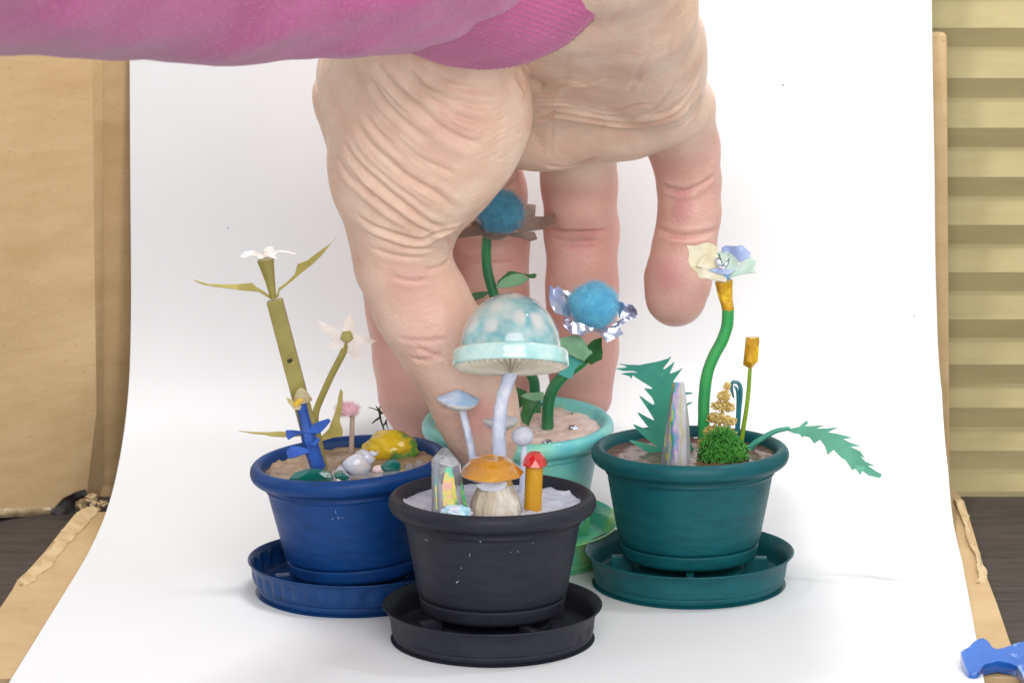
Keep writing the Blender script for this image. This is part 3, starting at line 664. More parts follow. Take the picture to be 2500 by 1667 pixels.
# stone, shells, chips
c = GB(1195, 1375, 29.8)
single('yellow_stone', 'glossy yellow stone with green streaks at the back right of the blue pot', 'stone', blob(c + Vector((.6, 2.2, 2.2)), (6.1, 4.3, 3.8), 4, .2, 1.2, 8), M_stone)
single('tan_wedge', 'tan folded paper wedge between pink pompom mushroom and yellow stone', 'paper', hull([at('A', 1003, 1338, c.y + 2), at('A', 1095, 1282, c.y + 4), at('A', 1130, 1300, c.y), at('A', 1060, 1345, c.y - 1), at('A', 1010, 1350, c.y + 4)]), M_olive2, smooth=False)
def snail(c, M, R=3.6, H=7.4, turns=3.2, n=150, k=18):
    V, Fc = [], []
    for i in range(n + 1):
        t_ = i / n; th = t_ * turns * 2 * math.pi; s = (1 - t_) ** 1.5 + .02; r = R * s; zc = H * (1 - s)
        ctr = Vector((r * .52 * math.cos(th), r * .52 * math.sin(th), zc)); er = Vector((math.cos(th), math.sin(th), 0))
        for j in range(k):
            a = 2 * math.pi * j / k; V.append(c + M @ (ctr + er * (r * .55 * math.cos(a)) + Vector((0, 0, 1)) * (r * .80 * math.sin(a))))
    for i in range(n):
        for j in range(k): Fc.append((i * k + j, i * k + (j + 1) % k, (i + 1) * k + (j + 1) % k, (i + 1) * k + j))
    Fc += [tuple(range(k - 1, -1, -1)), tuple(range(n * k, (n + 1) * k))]
    return V, Fc
c = GB(1000, 1440, 29.8)
sh = Thing('snail_shell', 'small white spiral shell lying in the middle of the blue pot', 'shell', c)
ax = (at('A', 1118, 1338, c.y + 1) - at('A', 985, 1412, c.y)).normalized(); Q = ax.to_track_quat('Z', 'Y').to_matrix()
sh.part('whorl', snail(at('A', 1008, 1408, c.y - .5), Q @ Matrix.Rotation(2.2, 3, 'Z'), 3.5, 6.2), M_shell, angle=180)
sh.part('lip', blob(at('A', 945, 1432, c.y - .8), (2.6, 1.3, 1.25), 4, .1, 1, 2, RY(-28).to_3x3()), M_shell)
single('small_shell', 'tiny pale pink shell fragment beside the white spiral shell', 'shell', blob(GB(1145, 1452, 30) + Vector((0, 0, .6)), (1.5, .9, 1.0), 3, .15, 1.2, 4), M_pshell)
def chip(pts, Y, dep, rise=0, m=M_tealchip, label='', name='glass_chip'):
    P = [at('A', a, b, Y) for a, b in pts]; c = sum(P, Vector()) / len(P); r_ = random.Random(len(pts) + int(pts[0][0]))
    Q = P + [c + (p - c) * .8 + Vector((0, dep, r_.uniform(-.4, .5))) for p in P] + [c + (p - c) * .6 + Vector((0, -.6, 0)) for p in P[::2]]
    return single(name, label, 'glass chip', hull(Q), m, group='chips in the blue pot', smooth=False, bevel=.08)
chip([(615, 1492), (650, 1456), (700, 1445), (745, 1430), (820, 1440), (850, 1450), (882, 1482), (872, 1530), (760, 1530), (640, 1515)], GB(740, 1500, 29.5).y, 2.2, label='large teal green chip at the front left of the blue pot')
chip([(878, 1466), (905, 1456), (930, 1455), (975, 1482), (955, 1506), (920, 1500), (890, 1490)], GB(930, 1500, 29.8).y, 1.6, label='small teal green chip below the white spiral shell')
chip([(1155, 1418), (1190, 1385), (1240, 1372), (1275, 1400), (1270, 1450), (1215, 1470), (1160, 1440)], GB(1210, 1460, 29.8).y - .2, 1.2, label='dark teal chip leaning on the yellow stone')
chip([(880, 1520), (900, 1505), (935, 1515), (942, 1535), (890, 1538)], GB(905, 1530, 29.8).y, 1.0, m=M_chipw, label='tiny white chip at the front edge of the blue pot')
chip([(1340, 1420), (1370, 1395), (1430, 1400), (1435, 1425), (1380, 1450)], GB(1390, 1445, 29.8).y, 1.5, m=M_chip, label='clear chip at the right end of the blue pot')
chip([(1290, 1430), (1310, 1405), (1345, 1412), (1350, 1440), (1310, 1455)], GB(1320, 1450, 29.8).y, 1.3, m=M_chip, label='clear chip right of the yellow stone')
V, Fc = soil_geo(ML, 9, .25, 30.7, 18.4, 24)
keep = []
pk = [Vector(v) for v in V]
Fk = [q for q in Fc if all((ML.inverted() @ pk[i]).y < -3.5 + 4 * noise.noise(pk[i] * .15) and (ML.inverted() @ pk[i]).x > -4 for i in q)]
idx = sorted({i for q in Fk for i in q}); mp_ = {o: n for n, o in enumerate(idx)}
pot_blue.part('resin_pool', ([pk[i] for i in idx], [tuple(mp_[i] for i in q) for q in Fk]), M_resin)
# ------------------------------------------------------------------ things in the teal pot
M_gstem = mat('green_stem', '#2f9a4c', .28, ramp=(25, [(.35, '#1f8a5a'), (.55, '#3aa850'), (.7, '#5cb94e')]), coat=.7)
M_gold = mat('gold_foil', '#f4c92f', .26, metal=.1, var=[(200, '#c9951a', .33, .46), (160, '#fbe06a', .6, .72)], bump=[(220, .6, .7)])
M_lime = mat('lime_stem', '#8bae25', .35, coat=.5, var=[(150, '#5f8f22', .4, .7)])
M_hook = mat('teal_wire', '#2a7d8c', .3, coat=.6, var=[(200, '#1f6472', .4, .7)])
M_leaf = mat('green_leaf_film', '#3f9a82', .5, var=[(100, '#35897a', .4, .6), (180, '#69b98d', .62, .76), (420, '#d8eedd', .74, .78)], bump=[(140, .3, .4)], coat=.05)
M_leaf2 = mat('green_leaf_film_light', '#46987c', .5, var=[(100, '#37876c', .4, .62), (300, '#6ab593', .62, .76)], bump=[(140, .3, .4)], coat=.05)
M_glit = mat('gold_glitter', '#f4e2a6', .3, metal=.1, var=[(900, '#d9bc6c', .35, .5), (1300, '#fff0bb', .58, .68)])
M_moss = mat('green_moss', '#4f9a38', .8, var=[(250, '#347f2c', .35, .55), (500, '#8cc455', .6, .8)])
M_roseY = mat('rose_cream', '#cfc49c', .45, var=[(120, '#d6cfb8', .4, .6), (160, '#e8c95a', .62, .76)], coat=.05, spec=.3)
M_roseB = mat('rose_blue', '#8d9fcb', .45, var=[(140, '#b0bedb', .45, .7)], coat=.05)
M_roseG = mat('rose_pale_green', '#b4c6bb', .4, var=[(140, '#a9c6b8', .45, .7)], coat=.05)
M_silver = mat('silver_film', '#c7ccd8', .15, metal=.8, ramp=(240, [(.35, '#8f86a8'), (.48, '#d6dfe6'), (.6, '#9fd6a0'), (.7, '#e8eef4')]))
M_bluec = mat('rose_blue_centre', '#2f9ad0', .3, coat=.5)
def iris(name, stops):
    m = mat(name, '#b9b6c4', .2, coat=.8, metal=.08, bump=[(200, .3, .5)]); nt = m.node_tree; n = nt.nodes; b = n['Principled BSDF']
    tc = n.new('ShaderNodeTexCoord'); sx = n.new('ShaderNodeSeparateXYZ'); nt.links.new(tc.outputs['Generated'], sx.inputs[0])
    nz = n.new('ShaderNodeTexNoise'); nz.inputs['Scale'].default_value = 3; nz.inputs['Detail'].default_value = 4
    mp = n.new('ShaderNodeMapping'); mp.inputs['Scale'].default_value = (1.6, 1, 1.5); nt.links.new(tc.outputs['Generated'], mp.inputs[0]); nt.links.new(mp.outputs[0], nz.inputs['Vector'])
    ad = n.new('ShaderNodeMath'); ad.operation = 'MULTIPLY_ADD'; ad.inputs[1].default_value = .75; nt.links.new(nz.outputs['Fac'], ad.inputs[0]); nt.links.new(sx.outputs['X'], ad.inputs[2])
    r = n.new('ShaderNodeValToRGB'); cr = r.color_ramp
    while len(cr.elements) < len(stops): cr.elements.new(.5)
    for e, (p, c) in zip(cr.elements, stops): e.position = p; e.color = lin(c)
    of_ = n.new('ShaderNodeMath'); of_.operation = 'SUBTRACT'; of_.inputs[1].default_value = .17; nt.links.new(ad.outputs[0], of_.inputs[0]); nt.links.new(of_.outputs[0], r.inputs['Fac']); b.inputs['Transmission Weight'].default_value = .35; nt.links.new(r.outputs['Color'], b.inputs['Base Color']); return m
M_iris = iris('iridescent_film', [(.18, '#c9b9bf'), (.28, '#e2cf4a'), (.35, '#8fb6b0'), (.44, '#b9a9c9'), (.50, '#e4d33e'), (.56, '#2fae84'), (.62, '#5f9fd0'), (.70, '#bda3cc'), (.80, '#c9c7cf'), (.90, '#c8c58c'), (1.0, '#d5d3dc')])

GT = lambda x, y, z=29.8: ground('T', x, y, z)
# tall rose
f = GT(770, 1330); Y0 = f.y
t = Thing('paper_rose', 'pale paper rose in gold foil on a tall curved green stem, in the teal pot', 'flower', f)
t.part('stem', wire('T', [(772, 1345), (768, 1200), (768, 1050), (785, 890), (825, 775), (875, 680), (905, 590), (910, 495)], Y0, 1.38, n=20, wob=.05), M_gstem)
t.part('foil_sleeve', wire('T', [(912, 512), (906, 480), (896, 420), (882, 328)], Y0, [1.3, 1.45, 1.65, 2.05], n=9, sub=3, wob=.14), M_gold, smooth=False)
Yr = Y0 - .5; sl = slope('G', 880, 560, Yr, 0, -.10)
R_ = [([(300, 250), (340, 262), (420, 265), (500, 245), (560, 222), (620, 212), (680, 220), (740, 250), (785, 285), (805, 330), (780, 430), (700, 540), (620, 600), (450, 600), (360, 598), (325, 500), (335, 380), (325, 310)], M_roseY, (.03, -.06), 0.5),
      ([(350, 590), (460, 588), (560, 625), (640, 650), (760, 690), (880, 735), (925, 770), (945, 800), (930, 842), (880, 830), (700, 800), (620, 782), (500, 775), (475, 700), (400, 640)], M_roseY, (.0, -.12), -1.2),
      ([(870, 285), (920, 258), (1000, 265), (1090, 268), (1180, 252), (1225, 290), (1280, 340), (1325, 370), (1318, 440), (1250, 500), (1130, 520), (1000, 440), (860, 360)], M_roseB, (0, -.06), 1.6),
      ([(960, 770), (1030, 690), (1110, 630), (1150, 540), (1230, 490), (1330, 448), (1400, 470), (1415, 520), (1372, 600), (1385, 660), (1408, 690), (1300, 700), (1180, 712), (1090, 745), (1000, 778)], M_roseG, (-.02, -.08), -.6),
      ([(460, 585), (520, 480), (620, 390), (700, 385), (790, 400), (860, 560), (880, 700), (760, 680), (630, 640), (540, 610)], M_roseY, (.02, -.06), -.9),
      ([(760, 420), (810, 370), (900, 355), (985, 365), (985, 500), (960, 590), (890, 625), (800, 610), (770, 540)], M_silver, (0, -.04), -.5),
      ([(960, 360), (1050, 420), (1125, 490), (1115, 590), (1060, 640), (900, 640), (975, 560), (990, 470)], M_roseG, (-.02, -.05), -1.3),
      ([(760, 450), (815, 455), (880, 590), (895, 625), (810, 600), (775, 560)], M_silver, (0, -.05), -1.6),
      ([(830, 380), (940, 375), (975, 470), (880, 570)], M_roseG, (0, -.05), -1.3),
      ([(640, 640), (770, 620), (900, 640), (1085, 640), (1020, 690), (960, 725), (880, 725), (760, 690)], M_roseB, (0, -.08), -1.9),
      ([(870, 725), (960, 722), (1010, 700), (1000, 775), (975, 805), (930, 790)], M_bluec, (0, -.05), -1.3)]
for o, m, (ax_, ay_), dy in R_:
    t.part('petal', sheet('G', o, slope('G', 880, 560, Yr + dy, ax_, ay_), .18, 12, ruffle=1.3), m)
# gold bud
f = GT(990, 1290); Y1 = f.y
t = Thing('gold_bud', 'gold foil tulip bud on a thin lime green stem in the teal pot', 'flower', f)
t.part('stem', wire('T', [(986, 1310), (1000, 1200), (1018, 1090), (1032, 970), (1040, 845)], Y1, [.62, .56, .52, .5, .45], n=10), M_lime)
bd = [at('T', 1045, 850, Y1)] + [at('T', a, b, Y1 + d) for a, b, d in ((998, 822, 0), (1020, 800, -1.3), (1050, 815, -1.6), (1088, 800, -.4), (1040, 810, 1.3))] + [at('T', a, b, Y1 + d) for a, b, d in ((1016, 658, .3), (1055, 672, -1.2), (1096, 664, 0), (1075, 655, 1.0), (1008, 740, -.4))]
t.part('foil_bud', hull(bd), M_gold, smooth=False, bevel=.1)
for o in ([(1016, 652), (1024, 672), (1040, 668), (1060, 676), (1072, 666), (1090, 656), (1096, 690), (1060, 720), (1020, 700)],):
    t.part('foil_rim', sheet('T', o, Y1 - 1.35, .12, 8, ruffle=.4), M_gold)
# hooked wire
f = GT(965, 1290); Y2 = f.y + 1.5
t = Thing('hooked_tendril', 'teal hooked tendril curling over beside the gold sprig', 'tendril', f + Vector((0, 1.5, 0)))
t.part('tendril', wire('T', [(962, 1300), (970, 1190), (978, 1080), (986, 985), (978, 938), (955, 922), (932, 932), (932, 968), (944, 1015)], Y2, [.5, .5, .5, .5, .48, .45, .42, .38, .2], n=10), M_hook)
t.part('tendril', wire('T', [(958, 1215), (966, 1100), (968, 1010), (962, 965), (945, 945)], Y2 - .6, [.3, .34, .36, .34, .2], n=8), M_hook)
# glitter sprig
f = GT(800, 1330); Y3 = f.y - 2
t = Thing('glitter_sprig', 'sparkling gold glitter sprig standing behind the green moss', 'sprig', f + Vector((0, -2, 0)))
t.part('stalk', wire('T', [(830, 1340), (860, 1180), (890, 1030), (906, 935)], Y3, [.4, .35, .3, .2], n=6), M_gold)
oct_ = [Vector(v) for v in ((1, 0, 0), (-1, 0, 0), (0, 1, 0), (0, -1, 0), (0, 0, 1), (0, 0, -1))]; of = [(0, 2, 4), (2, 1, 4), (1, 3, 4), (3, 0, 4), (2, 0, 5), (1, 2, 5), (3, 1, 5), (0, 3, 5)]
for (cx, cy, rx_, ry_, n_) in ((905, 955, 18, 28, 90), (885, 1005, 42, 28, 190), (875, 1062, 62, 28, 260), (918, 1075, 28, 25, 110), (850, 1135, 60, 32, 280), (915, 1150, 42, 28, 190), (820, 1215, 52, 35, 260), (885, 1215, 55, 35, 240), (935, 1225, 28, 22, 100), (780, 1285, 46, 32, 220), (850, 1280, 45, 35, 200)):
    V, Fc = [], []; k = mm_per_px(Y3) / 2.4125
    for _ in range(int(n_ * 1.5)):
        d = Vector((rng.gauss(0, 1), rng.gauss(0, 1), rng.gauss(0, 1))).normalized() * rng.uniform(.4, 1.15); p = at('T', cx, cy, Y3) + Vector((d.x * rx_ * k, d.y * rx_ * k * .8, d.z * ry_ * k))
        s = rng.uniform(.18, .42); Q = Matrix.Rotation(rng.uniform(0, 6.28), 3, Vector((rng.random(), rng.random(), rng.random() + .1)).normalized()); o = len(V)
        V += [p + Q @ Vector((v.x * s, v.y * s, v.z * s * .5)) for v in oct_]; Fc += [tuple(i + o for i in q) for q in of]
    t.part('glitter_cluster', (V, Fc), M_glit, smooth=False)
# moss
V, Fc = [], []; c = ground('T', 885, 1400, 30) + Vector((0, 2.0, .6)); k = mm_per_px(c.y) / 2.4125
for i in range(1100):
    d = Vector((rng.gauss(0, 1), rng.gauss(0, 1), rng.gauss(0, 1))).normalized(); d.z = abs(d.z) if rng.random() < .85 else d.z * .3
    p = c + Vector((d.x * 125 * k, d.y * 90 * k, d.z * 165 * k * (1 - .35 * max(0, d.x)))) * rng.uniform(.55, 1.18)
    tg = Vector((rng.gauss(0, 1), rng.gauss(0, 1), rng.gauss(0, 1))).normalized(); bn = tg.cross(d).normalized(); L = rng.uniform(.6, 1.5); ww = rng.uniform(.1, .2); cv = rng.uniform(-1, 1); o = len(V)
    for j in range(4):
        s = j / 3 - .5; q = p + tg * (s * L * 2) + d * (.5 - 2 * s * s) * .5 + bn * (cv * s * s * 1.6); V += [q - bn * ww, q + bn * ww, q + d * ww * 1.3]
    for j in range(3):
        a = o + j * 3; Fc += [(a, a + 3, a + 5, a + 2), (a + 1, a + 2, a + 5, a + 4), (a, a + 1, a + 4, a + 3)]
single('moss_clump', 'tangled green moss clump at the front of the teal pot', 'moss', (V, Fc), M_moss)
# leaves
f = GT(520, 1390); Yl = f.y + 5
sl = lambda u, v: Yl + 2.5 * math.sin((v - 870) * .006) + .0018 * (u - 1620) * 10
t = Thing('serrated_leaf', 'tall serrated green leaf bending left behind the iridescent spire, in the teal pot', 'leaf', f + Vector((0, 5, 0)))
t.part('blade', sheet('H', [(610, 1310), (500, 1290), (352, 1232), (372, 1225), (470, 1240), (520, 1248), (400, 1180), (258, 1085), (290, 1078), (420, 1110), (578, 1158), (480, 1085), (395, 1010), (300, 910), (325, 905), (420, 945), (502, 972), (430, 880), (350, 775), (372, 772), (460, 820), (545, 860), (480, 750), (372, 588), (395, 588), (470, 645), (528, 682), (545, 670), (515, 600), (465, 545), (425, 495), (450, 498), (518, 505), (515, 488), (420, 430), (330, 372), (300, 350), (275, 392), (268, 362), (165, 332), (240, 322), (290, 318), (372, 325), (300, 300), (190, 300), (100, 272), (180, 270), (230, 262), (220, 245), (140, 222), (260, 232), (380, 235), (480, 215), (590, 195), (690, 165), (732, 138), (700, 195), (640, 270), (655, 285), (700, 255), (768, 198), (740, 270), (712, 325), (730, 330), (800, 305), (858, 270), (800, 350), (755, 415), (760, 440), (880, 540), (968, 545), (970, 556), (890, 566), (905, 670), (960, 648), (970, 655), (910, 690), (935, 900), (945, 1100), (985, 1180), (950, 1220), (940, 1300), (760, 1400)], sl, .22, 22), M_leaf)
f = GT(1000, 1330); Yl2 = f.y
t = Thing('serrated_leaf', 'arching serrated light green leaf reaching right over the teal rim', 'leaf', f)
t.part('stalk', wire('T', [(1008, 1375), (1030, 1330), (1060, 1290), (1110, 1255), (1190, 1212), (1275, 1195)], Yl2, [.9, .85, .75, .7, .6, .5], n=10), M_leaf)
t.part('twig', wire('T', [(985, 1298), (1020, 1303), (1050, 1298), (1085, 1270)], Yl2 - .8, [.3, .35, .4, .25], n=7), M_leaf)
t.part('blade', sheet('T', [(1255, 1205), (1275, 1180), (1262, 1200), (1330, 1185), (1372, 1148), (1384, 1165), (1362, 1182), (1420, 1180), (1482, 1175), (1432, 1196), (1490, 1195), (1562, 1188), (1500, 1218), (1560, 1228), (1645, 1250), (1590, 1258), (1630, 1278), (1692, 1300), (1632, 1302), (1690, 1330), (1720, 1375), (1690, 1358), (1720, 1390), (1778, 1416), (1735, 1414), (1780, 1445), (1816, 1465), (1808, 1488), (1770, 1480), (1738, 1472), (1700, 1445), (1692, 1472), (1660, 1432), (1642, 1442), (1602, 1382), (1582, 1372), (1532, 1322), (1497, 1352), (1482, 1302), (1452, 1262), (1418, 1285), (1392, 1250), (1360, 1240), (1350, 1250), (1332, 1230), (1290, 1222)], slope('T', 1260, 1200, Yl2, -.012, -.03), .25, 20), M_leaf2)
# iridescent spire
f = GT(610, 1435); Ys = f.y
t = Thing('iridescent_spire', 'tapering iridescent rainbow crystal spire standing in the teal pot', 'crystal', f)
pts = [at('T', a, b, Ys + d) for a, b, d in ((585, 928, .2), (600, 922, -.7), (648, 922, -.5), (655, 940, .4), (620, 925, 1.3))]
pts += [at('T', a, b, Ys + d) for a, b, d in ((505, 1440, .3), (545, 1446, -2.3), (600, 1448, -3.2), (665, 1448, -2.4), (694, 1440, .4), (600, 1430, 3.4), (568, 1085, .2), (578, 1050, -1.3), (664, 1050, -1.0), (684, 1200, .4))]
t.part('spire_body', hull(pts), M_iris, smooth=False, bevel=.15)
# painted white reflections on the resin, and gold flecks in it
M_glint = mat('gold_fleck', '#d9b23a', .2, metal=.8); M_white_refl = mat('white_reflection', '#d9d6da', .25, coat=.8)
for i, (a, b, w_, h_) in enumerate(((300, 1375, 34, 10), (345, 1310, 26, 6), (715, 1405, 24, 9), (1070, 1388, 26, 7), (720, 1250, 16, 5))):
    pot_teal.part('white_reflection', blob(GT(a, b, 30.05), (w_ * .042, w_ * .05, .12), 3, .2, 1, i), M_white_refl)
for i in range(26):
    a, b = rng.uniform(330, 520), rng.uniform(1350, 1440); pot_teal.part('gold_fleck', blob(GT(a, b, 30.0), (rng.uniform(.2, .6), .25, .06), 1, .2, 1, i), M_glint)
# ------------------------------------------------------------------ flowers in the mint pot
M_wool1 = mat('blue_wool', '#58a8c4', .95, sheen=.5, var=[(500, '#3f8cae', .4, .7)])
M_wool2 = mat('bright_blue_wool', '#7cdaf8', .95, sheen=.6, var=[(500, '#56c0ea', .4, .7)])
M_brown = mat('brown_foil_petal', '#9a8274', .45, var=[(150, '#7f6a5e', .4, .65), (240, '#b9a8a0', .64, .76)], bump=[(160, .4, .4)], metal=.15)
M_foil = mat('silver_foil_petal', '#c6cbdc', .2, metal=.85, var=[(140, '#98a2c8', .4, .6), (220, '#eef0f4', .62, .74)], bump=[(170, .7, .8)])
M_gst2 = mat('deep_green_stem', '#1f6a41', .35, ramp=(40, [(.35, '#14553a'), (.55, '#237a44'), (.7, '#3f9a4c')]), coat=.4)
M_lfa = mat('sage_leaf', '#7fae8a', .5, var=[(120, '#5f946c', .4, .7)], bump=[(140, .3, .4)])
M_lfb = mat('dark_green_leaf', '#2f6a34', .5, var=[(120, '#1f4f28', .4, .65), (200, '#5f9440', .62, .76)], bump=[(140, .3, .4)])
M_lfc = mat('aqua_leaf', '#5fbdb4', .45, var=[(120, '#47a89c', .4, .65), (300, '#a3d49a', .64, .76)], bump=[(140, .3, .4)])
GM = lambda z, x, y, h=30: ground(z, x, y, h)
f = GM('E', 900, 300, 31); Y0 = f.y
t = Thing('pompom_flower', 'flower with dark blue pompom on ragged brown petals, close under the thumb', 'flower', f)
t.part('stem', wire('X', [(1189, 580), (1187, 620), (1190, 660), (1200, 700), (1220, 760), (1265, 860), (1300, 920), (1306, 960), (1308, 1020)], Y0, [1.15, 1.18, 1.2, 1.25, 1.2, 1.2, 1.25, 1.3, 1.35], n=16), M_gst2)
Yp = Y0; sl0 = slope('P', 745, 640, Yp, 0, -.22)
for o, dy in (([(130, 725), (190, 690), (340, 600), (420, 560), (540, 640), (560, 690), (380, 715), (180, 745)], 0), ([(500, 690), (560, 672), (700, 676), (865, 684), (820, 720), (760, 752), (690, 768), (590, 745), (520, 720)], -1.2),
              ([(820, 690), (960, 665), (1100, 660), (1180, 665), (1212, 752), (1150, 770), (1120, 778), (1000, 735), (880, 720)], -.5),
              ([(900, 620), (985, 560), (1030, 420), (1080, 312), (1140, 308), (1195, 320), (1188, 400), (1182, 465), (1290, 470), (1360, 440), (1440, 430), (1440, 470), (1380, 525), (1440, 525), (1420, 575), (1290, 625), (1180, 640), (1010, 655)], 1.0),
              ([(360, 560), (420, 520), (480, 560), (560, 620), (520, 650), (440, 600)], 1.5)):
    t.part('petal', sheet('P', o, slope('P', 745, 640, Yp + dy, .01, -.20), .2, 10, ruffle=.8), M_brown)
core, hair = fuzz(at('P', 735, 405, Yp + .3), (5.45, 5.2, 5.15), 9000, 2.0, 21, .16)
pm = t.part('pompom', core, M_wool1); t.part('wool_fibres', hair, M_wool1, parent=pm, kind='stuff')
t.part('leaf', sheet('P', [(685, 1378), (720, 1310), (800, 1235), (880, 1195), (950, 1185), (1030, 1195), (1060, 1235), (1105, 1258), (1060, 1295), (1000, 1332), (880, 1362), (760, 1372)], slope('P', 690, 1375, Y0 - 1.4, -.02, -.05), .28, 10), M_lfa)
t.part('leaf', sheet('P', [(690, 1370), (705, 1290), (790, 1215), (840, 1165), (900, 1160), (1000, 1185), (1110, 1200), (1180, 1188), (1205, 1215), (1180, 1252), (1105, 1252), (1040, 1195), (950, 1190), (880, 1200), (790, 1245), (725, 1320)], slope('P', 690, 1375, Y0 - 1.0, -.02, -.03), .28, 10), M_lfb)
t.part('leaf', sheet('P', [(320, 1492), (365, 1450), (430, 1430), (560, 1420), (600, 1440), (520, 1500), (420, 1535), (360, 1530)], slope('P', 600, 1440, Y0 - 1.2, .02, -.05), .28, 9), M_lfb)
t.part('leaf', sheet('E', [(728, 72), (760, 80), (835, 108), (820, 160), (800, 222), (745, 262), (728, 200)], Y0 - 2.2, .28, 9, ruffle=.6), M_lfb)
t.part('leaf', sheet('E', [(770, 330), (850, 320), (850, 385), (760, 390)], Y0 - 3, .3, 7, ruffle=.6), M_lfb)
f = GM('E', 995, 415, 30.5); Y1 = f.y
t = Thing('pompom_flower', 'flower with bright blue pompom in crumpled silver foil petals, right of the dome mushroom', 'flower', f)
t.part('stem', wire('E', [(1330, -190), (1260, -110), (1130, -20), (1048, 70), (1004, 180), (995, 300), (995, 425)], Y1, [1.0, 1.2, 1.35, 1.4, 1.4, 1.42, 1.5], n=16), M_gst2)
Yq = Y1
for o, dy, sx_, sy_ in (([(555, 262), (600, 330), (640, 285), (700, 330), (790, 590), (800, 660), (770, 655), (610, 605), (560, 520), (540, 440), (545, 330)], -.5, .06, -.03), ([(730, 655), (830, 690), (950, 740), (1085, 790), (1040, 830), (985, 850), (930, 895), (880, 860), (800, 850), (715, 760)], -3.0, .0, -.05),
              ([(1075, 785), (1180, 790), (1300, 790), (1390, 788), (1405, 820), (1430, 860), (1330, 910), (1240, 965), (1210, 930), (1150, 860)], -3.2, -.0, -.05), ([(1270, 785), (1340, 720), (1440, 670), (1530, 640), (1600, 632), (1580, 665), (1500, 690), (1400, 760), (1300, 800)], -2.0, .03, -.1),
              ([(1340, 470), (1420, 480), (1480, 500), (1540, 510), (1590, 570), (1600, 632), (1480, 650), (1380, 660)], 2.0, -.02, -.02), ([(690, 330), (760, 340), (830, 400), (830, 520), (770, 480)], 2.5, 0, -.02)):
    t.part('petal', sheet('Q', o, slope('Q', 1070, 700, Yq + dy, sx_, sy_), .16, 10, ruffle=1.2), M_foil)
core, hair = fuzz(at('Q', 1072, 520, Yq), (5.75, 5.4, 5.35), 10000, 2.0, 31, .16)
pm = t.part('pompom', core, M_wool2); t.part('wool_fibres', hair, M_wool2, parent=pm, kind='stuff')
t.part('leaf', sheet('Q', [(660, 915), (750, 890), (850, 868), (905, 885), (945, 925), (1000, 1000), (1065, 1082), (1010, 1130), (960, 1185), (860, 1140), (760, 1085), (680, 1020)], slope('Q', 1060, 1080, Y1 - 2.5, .02, -.04), .28, 10, ruffle=.6), M_lfa)
t.part('leaf', sheet('Q', [(1000, 1000), (1075, 930), (1130, 915), (1172, 900), (1172, 1000), (1182, 1080), (1172, 1160), (1100, 1190), (1045, 1225), (990, 1185), (950, 1182), (1040, 1100)], slope('Q', 1060, 1080, Y1 - 2.0, .03, .03), .28, 10, ruffle=.6), M_lfb)
t.part('leaf', sheet('Q', [(740, 1100), (800, 1110), (870, 1150), (945, 1192), (890, 1230), (850, 1275), (835, 1330), (825, 1380), (760, 1382), (640, 1332), (700, 1300), (740, 1260)], slope('Q', 820, 1250, Y1 - 1.6, .02, .02), .28, 10), M_lfc)
t.part('leaf', sheet('E', [(790, 148), (820, 130), (880, 122), (965, 118), (960, 175), (900, 182), (850, 175)], slope('E', 960, 150, Y1 - .6, 0, -.12), .28, 9), M_lfa)
t.part('leaf', sheet('E', [(800, 160), (860, 175), (912, 190), (905, 235), (870, 262), (855, 320), (845, 372), (800, 345), (785, 290), (805, 220)], Y1 - 1.6, .28, 9, ruffle=.5), M_lfb)
t.part('tendril', wire('E', [(958, 205), (905, 240), (865, 310), (845, 372)], Y1 - 1.9, [.4, .3, .3, .2], n=7), M_gst2)
M_seq = mat('silver_sequin', '#b9bfcc', .15, metal=.9, bump=[(500, .8, .5)]); M_pinkf = mat('pink_flake', '#d68a90', .5)
for i, (a, b, s) in enumerate(((1195, 388, 1.4), (1000, 500, 1.6), (1170, 305, 1.2))):
    pot_mint.part('silver_flake', gem(frame(GM('E', a, b, 31.4), 8 * i - 6, 5, 30 * i), [(s * .5, .35), (s, 0), (s * .6, -.3)], 7, i, .25), M_seq, smooth=False)
for i, (a, b, s) in enumerate(((1175, 492, 1.2), (760, 535, 1.3))):
    pot_mint.part('pink_flake', blob(GM('E', a, b, 31.2), (s, s * 1.3, .25), 3, .3, 1.5, i), M_pinkf)
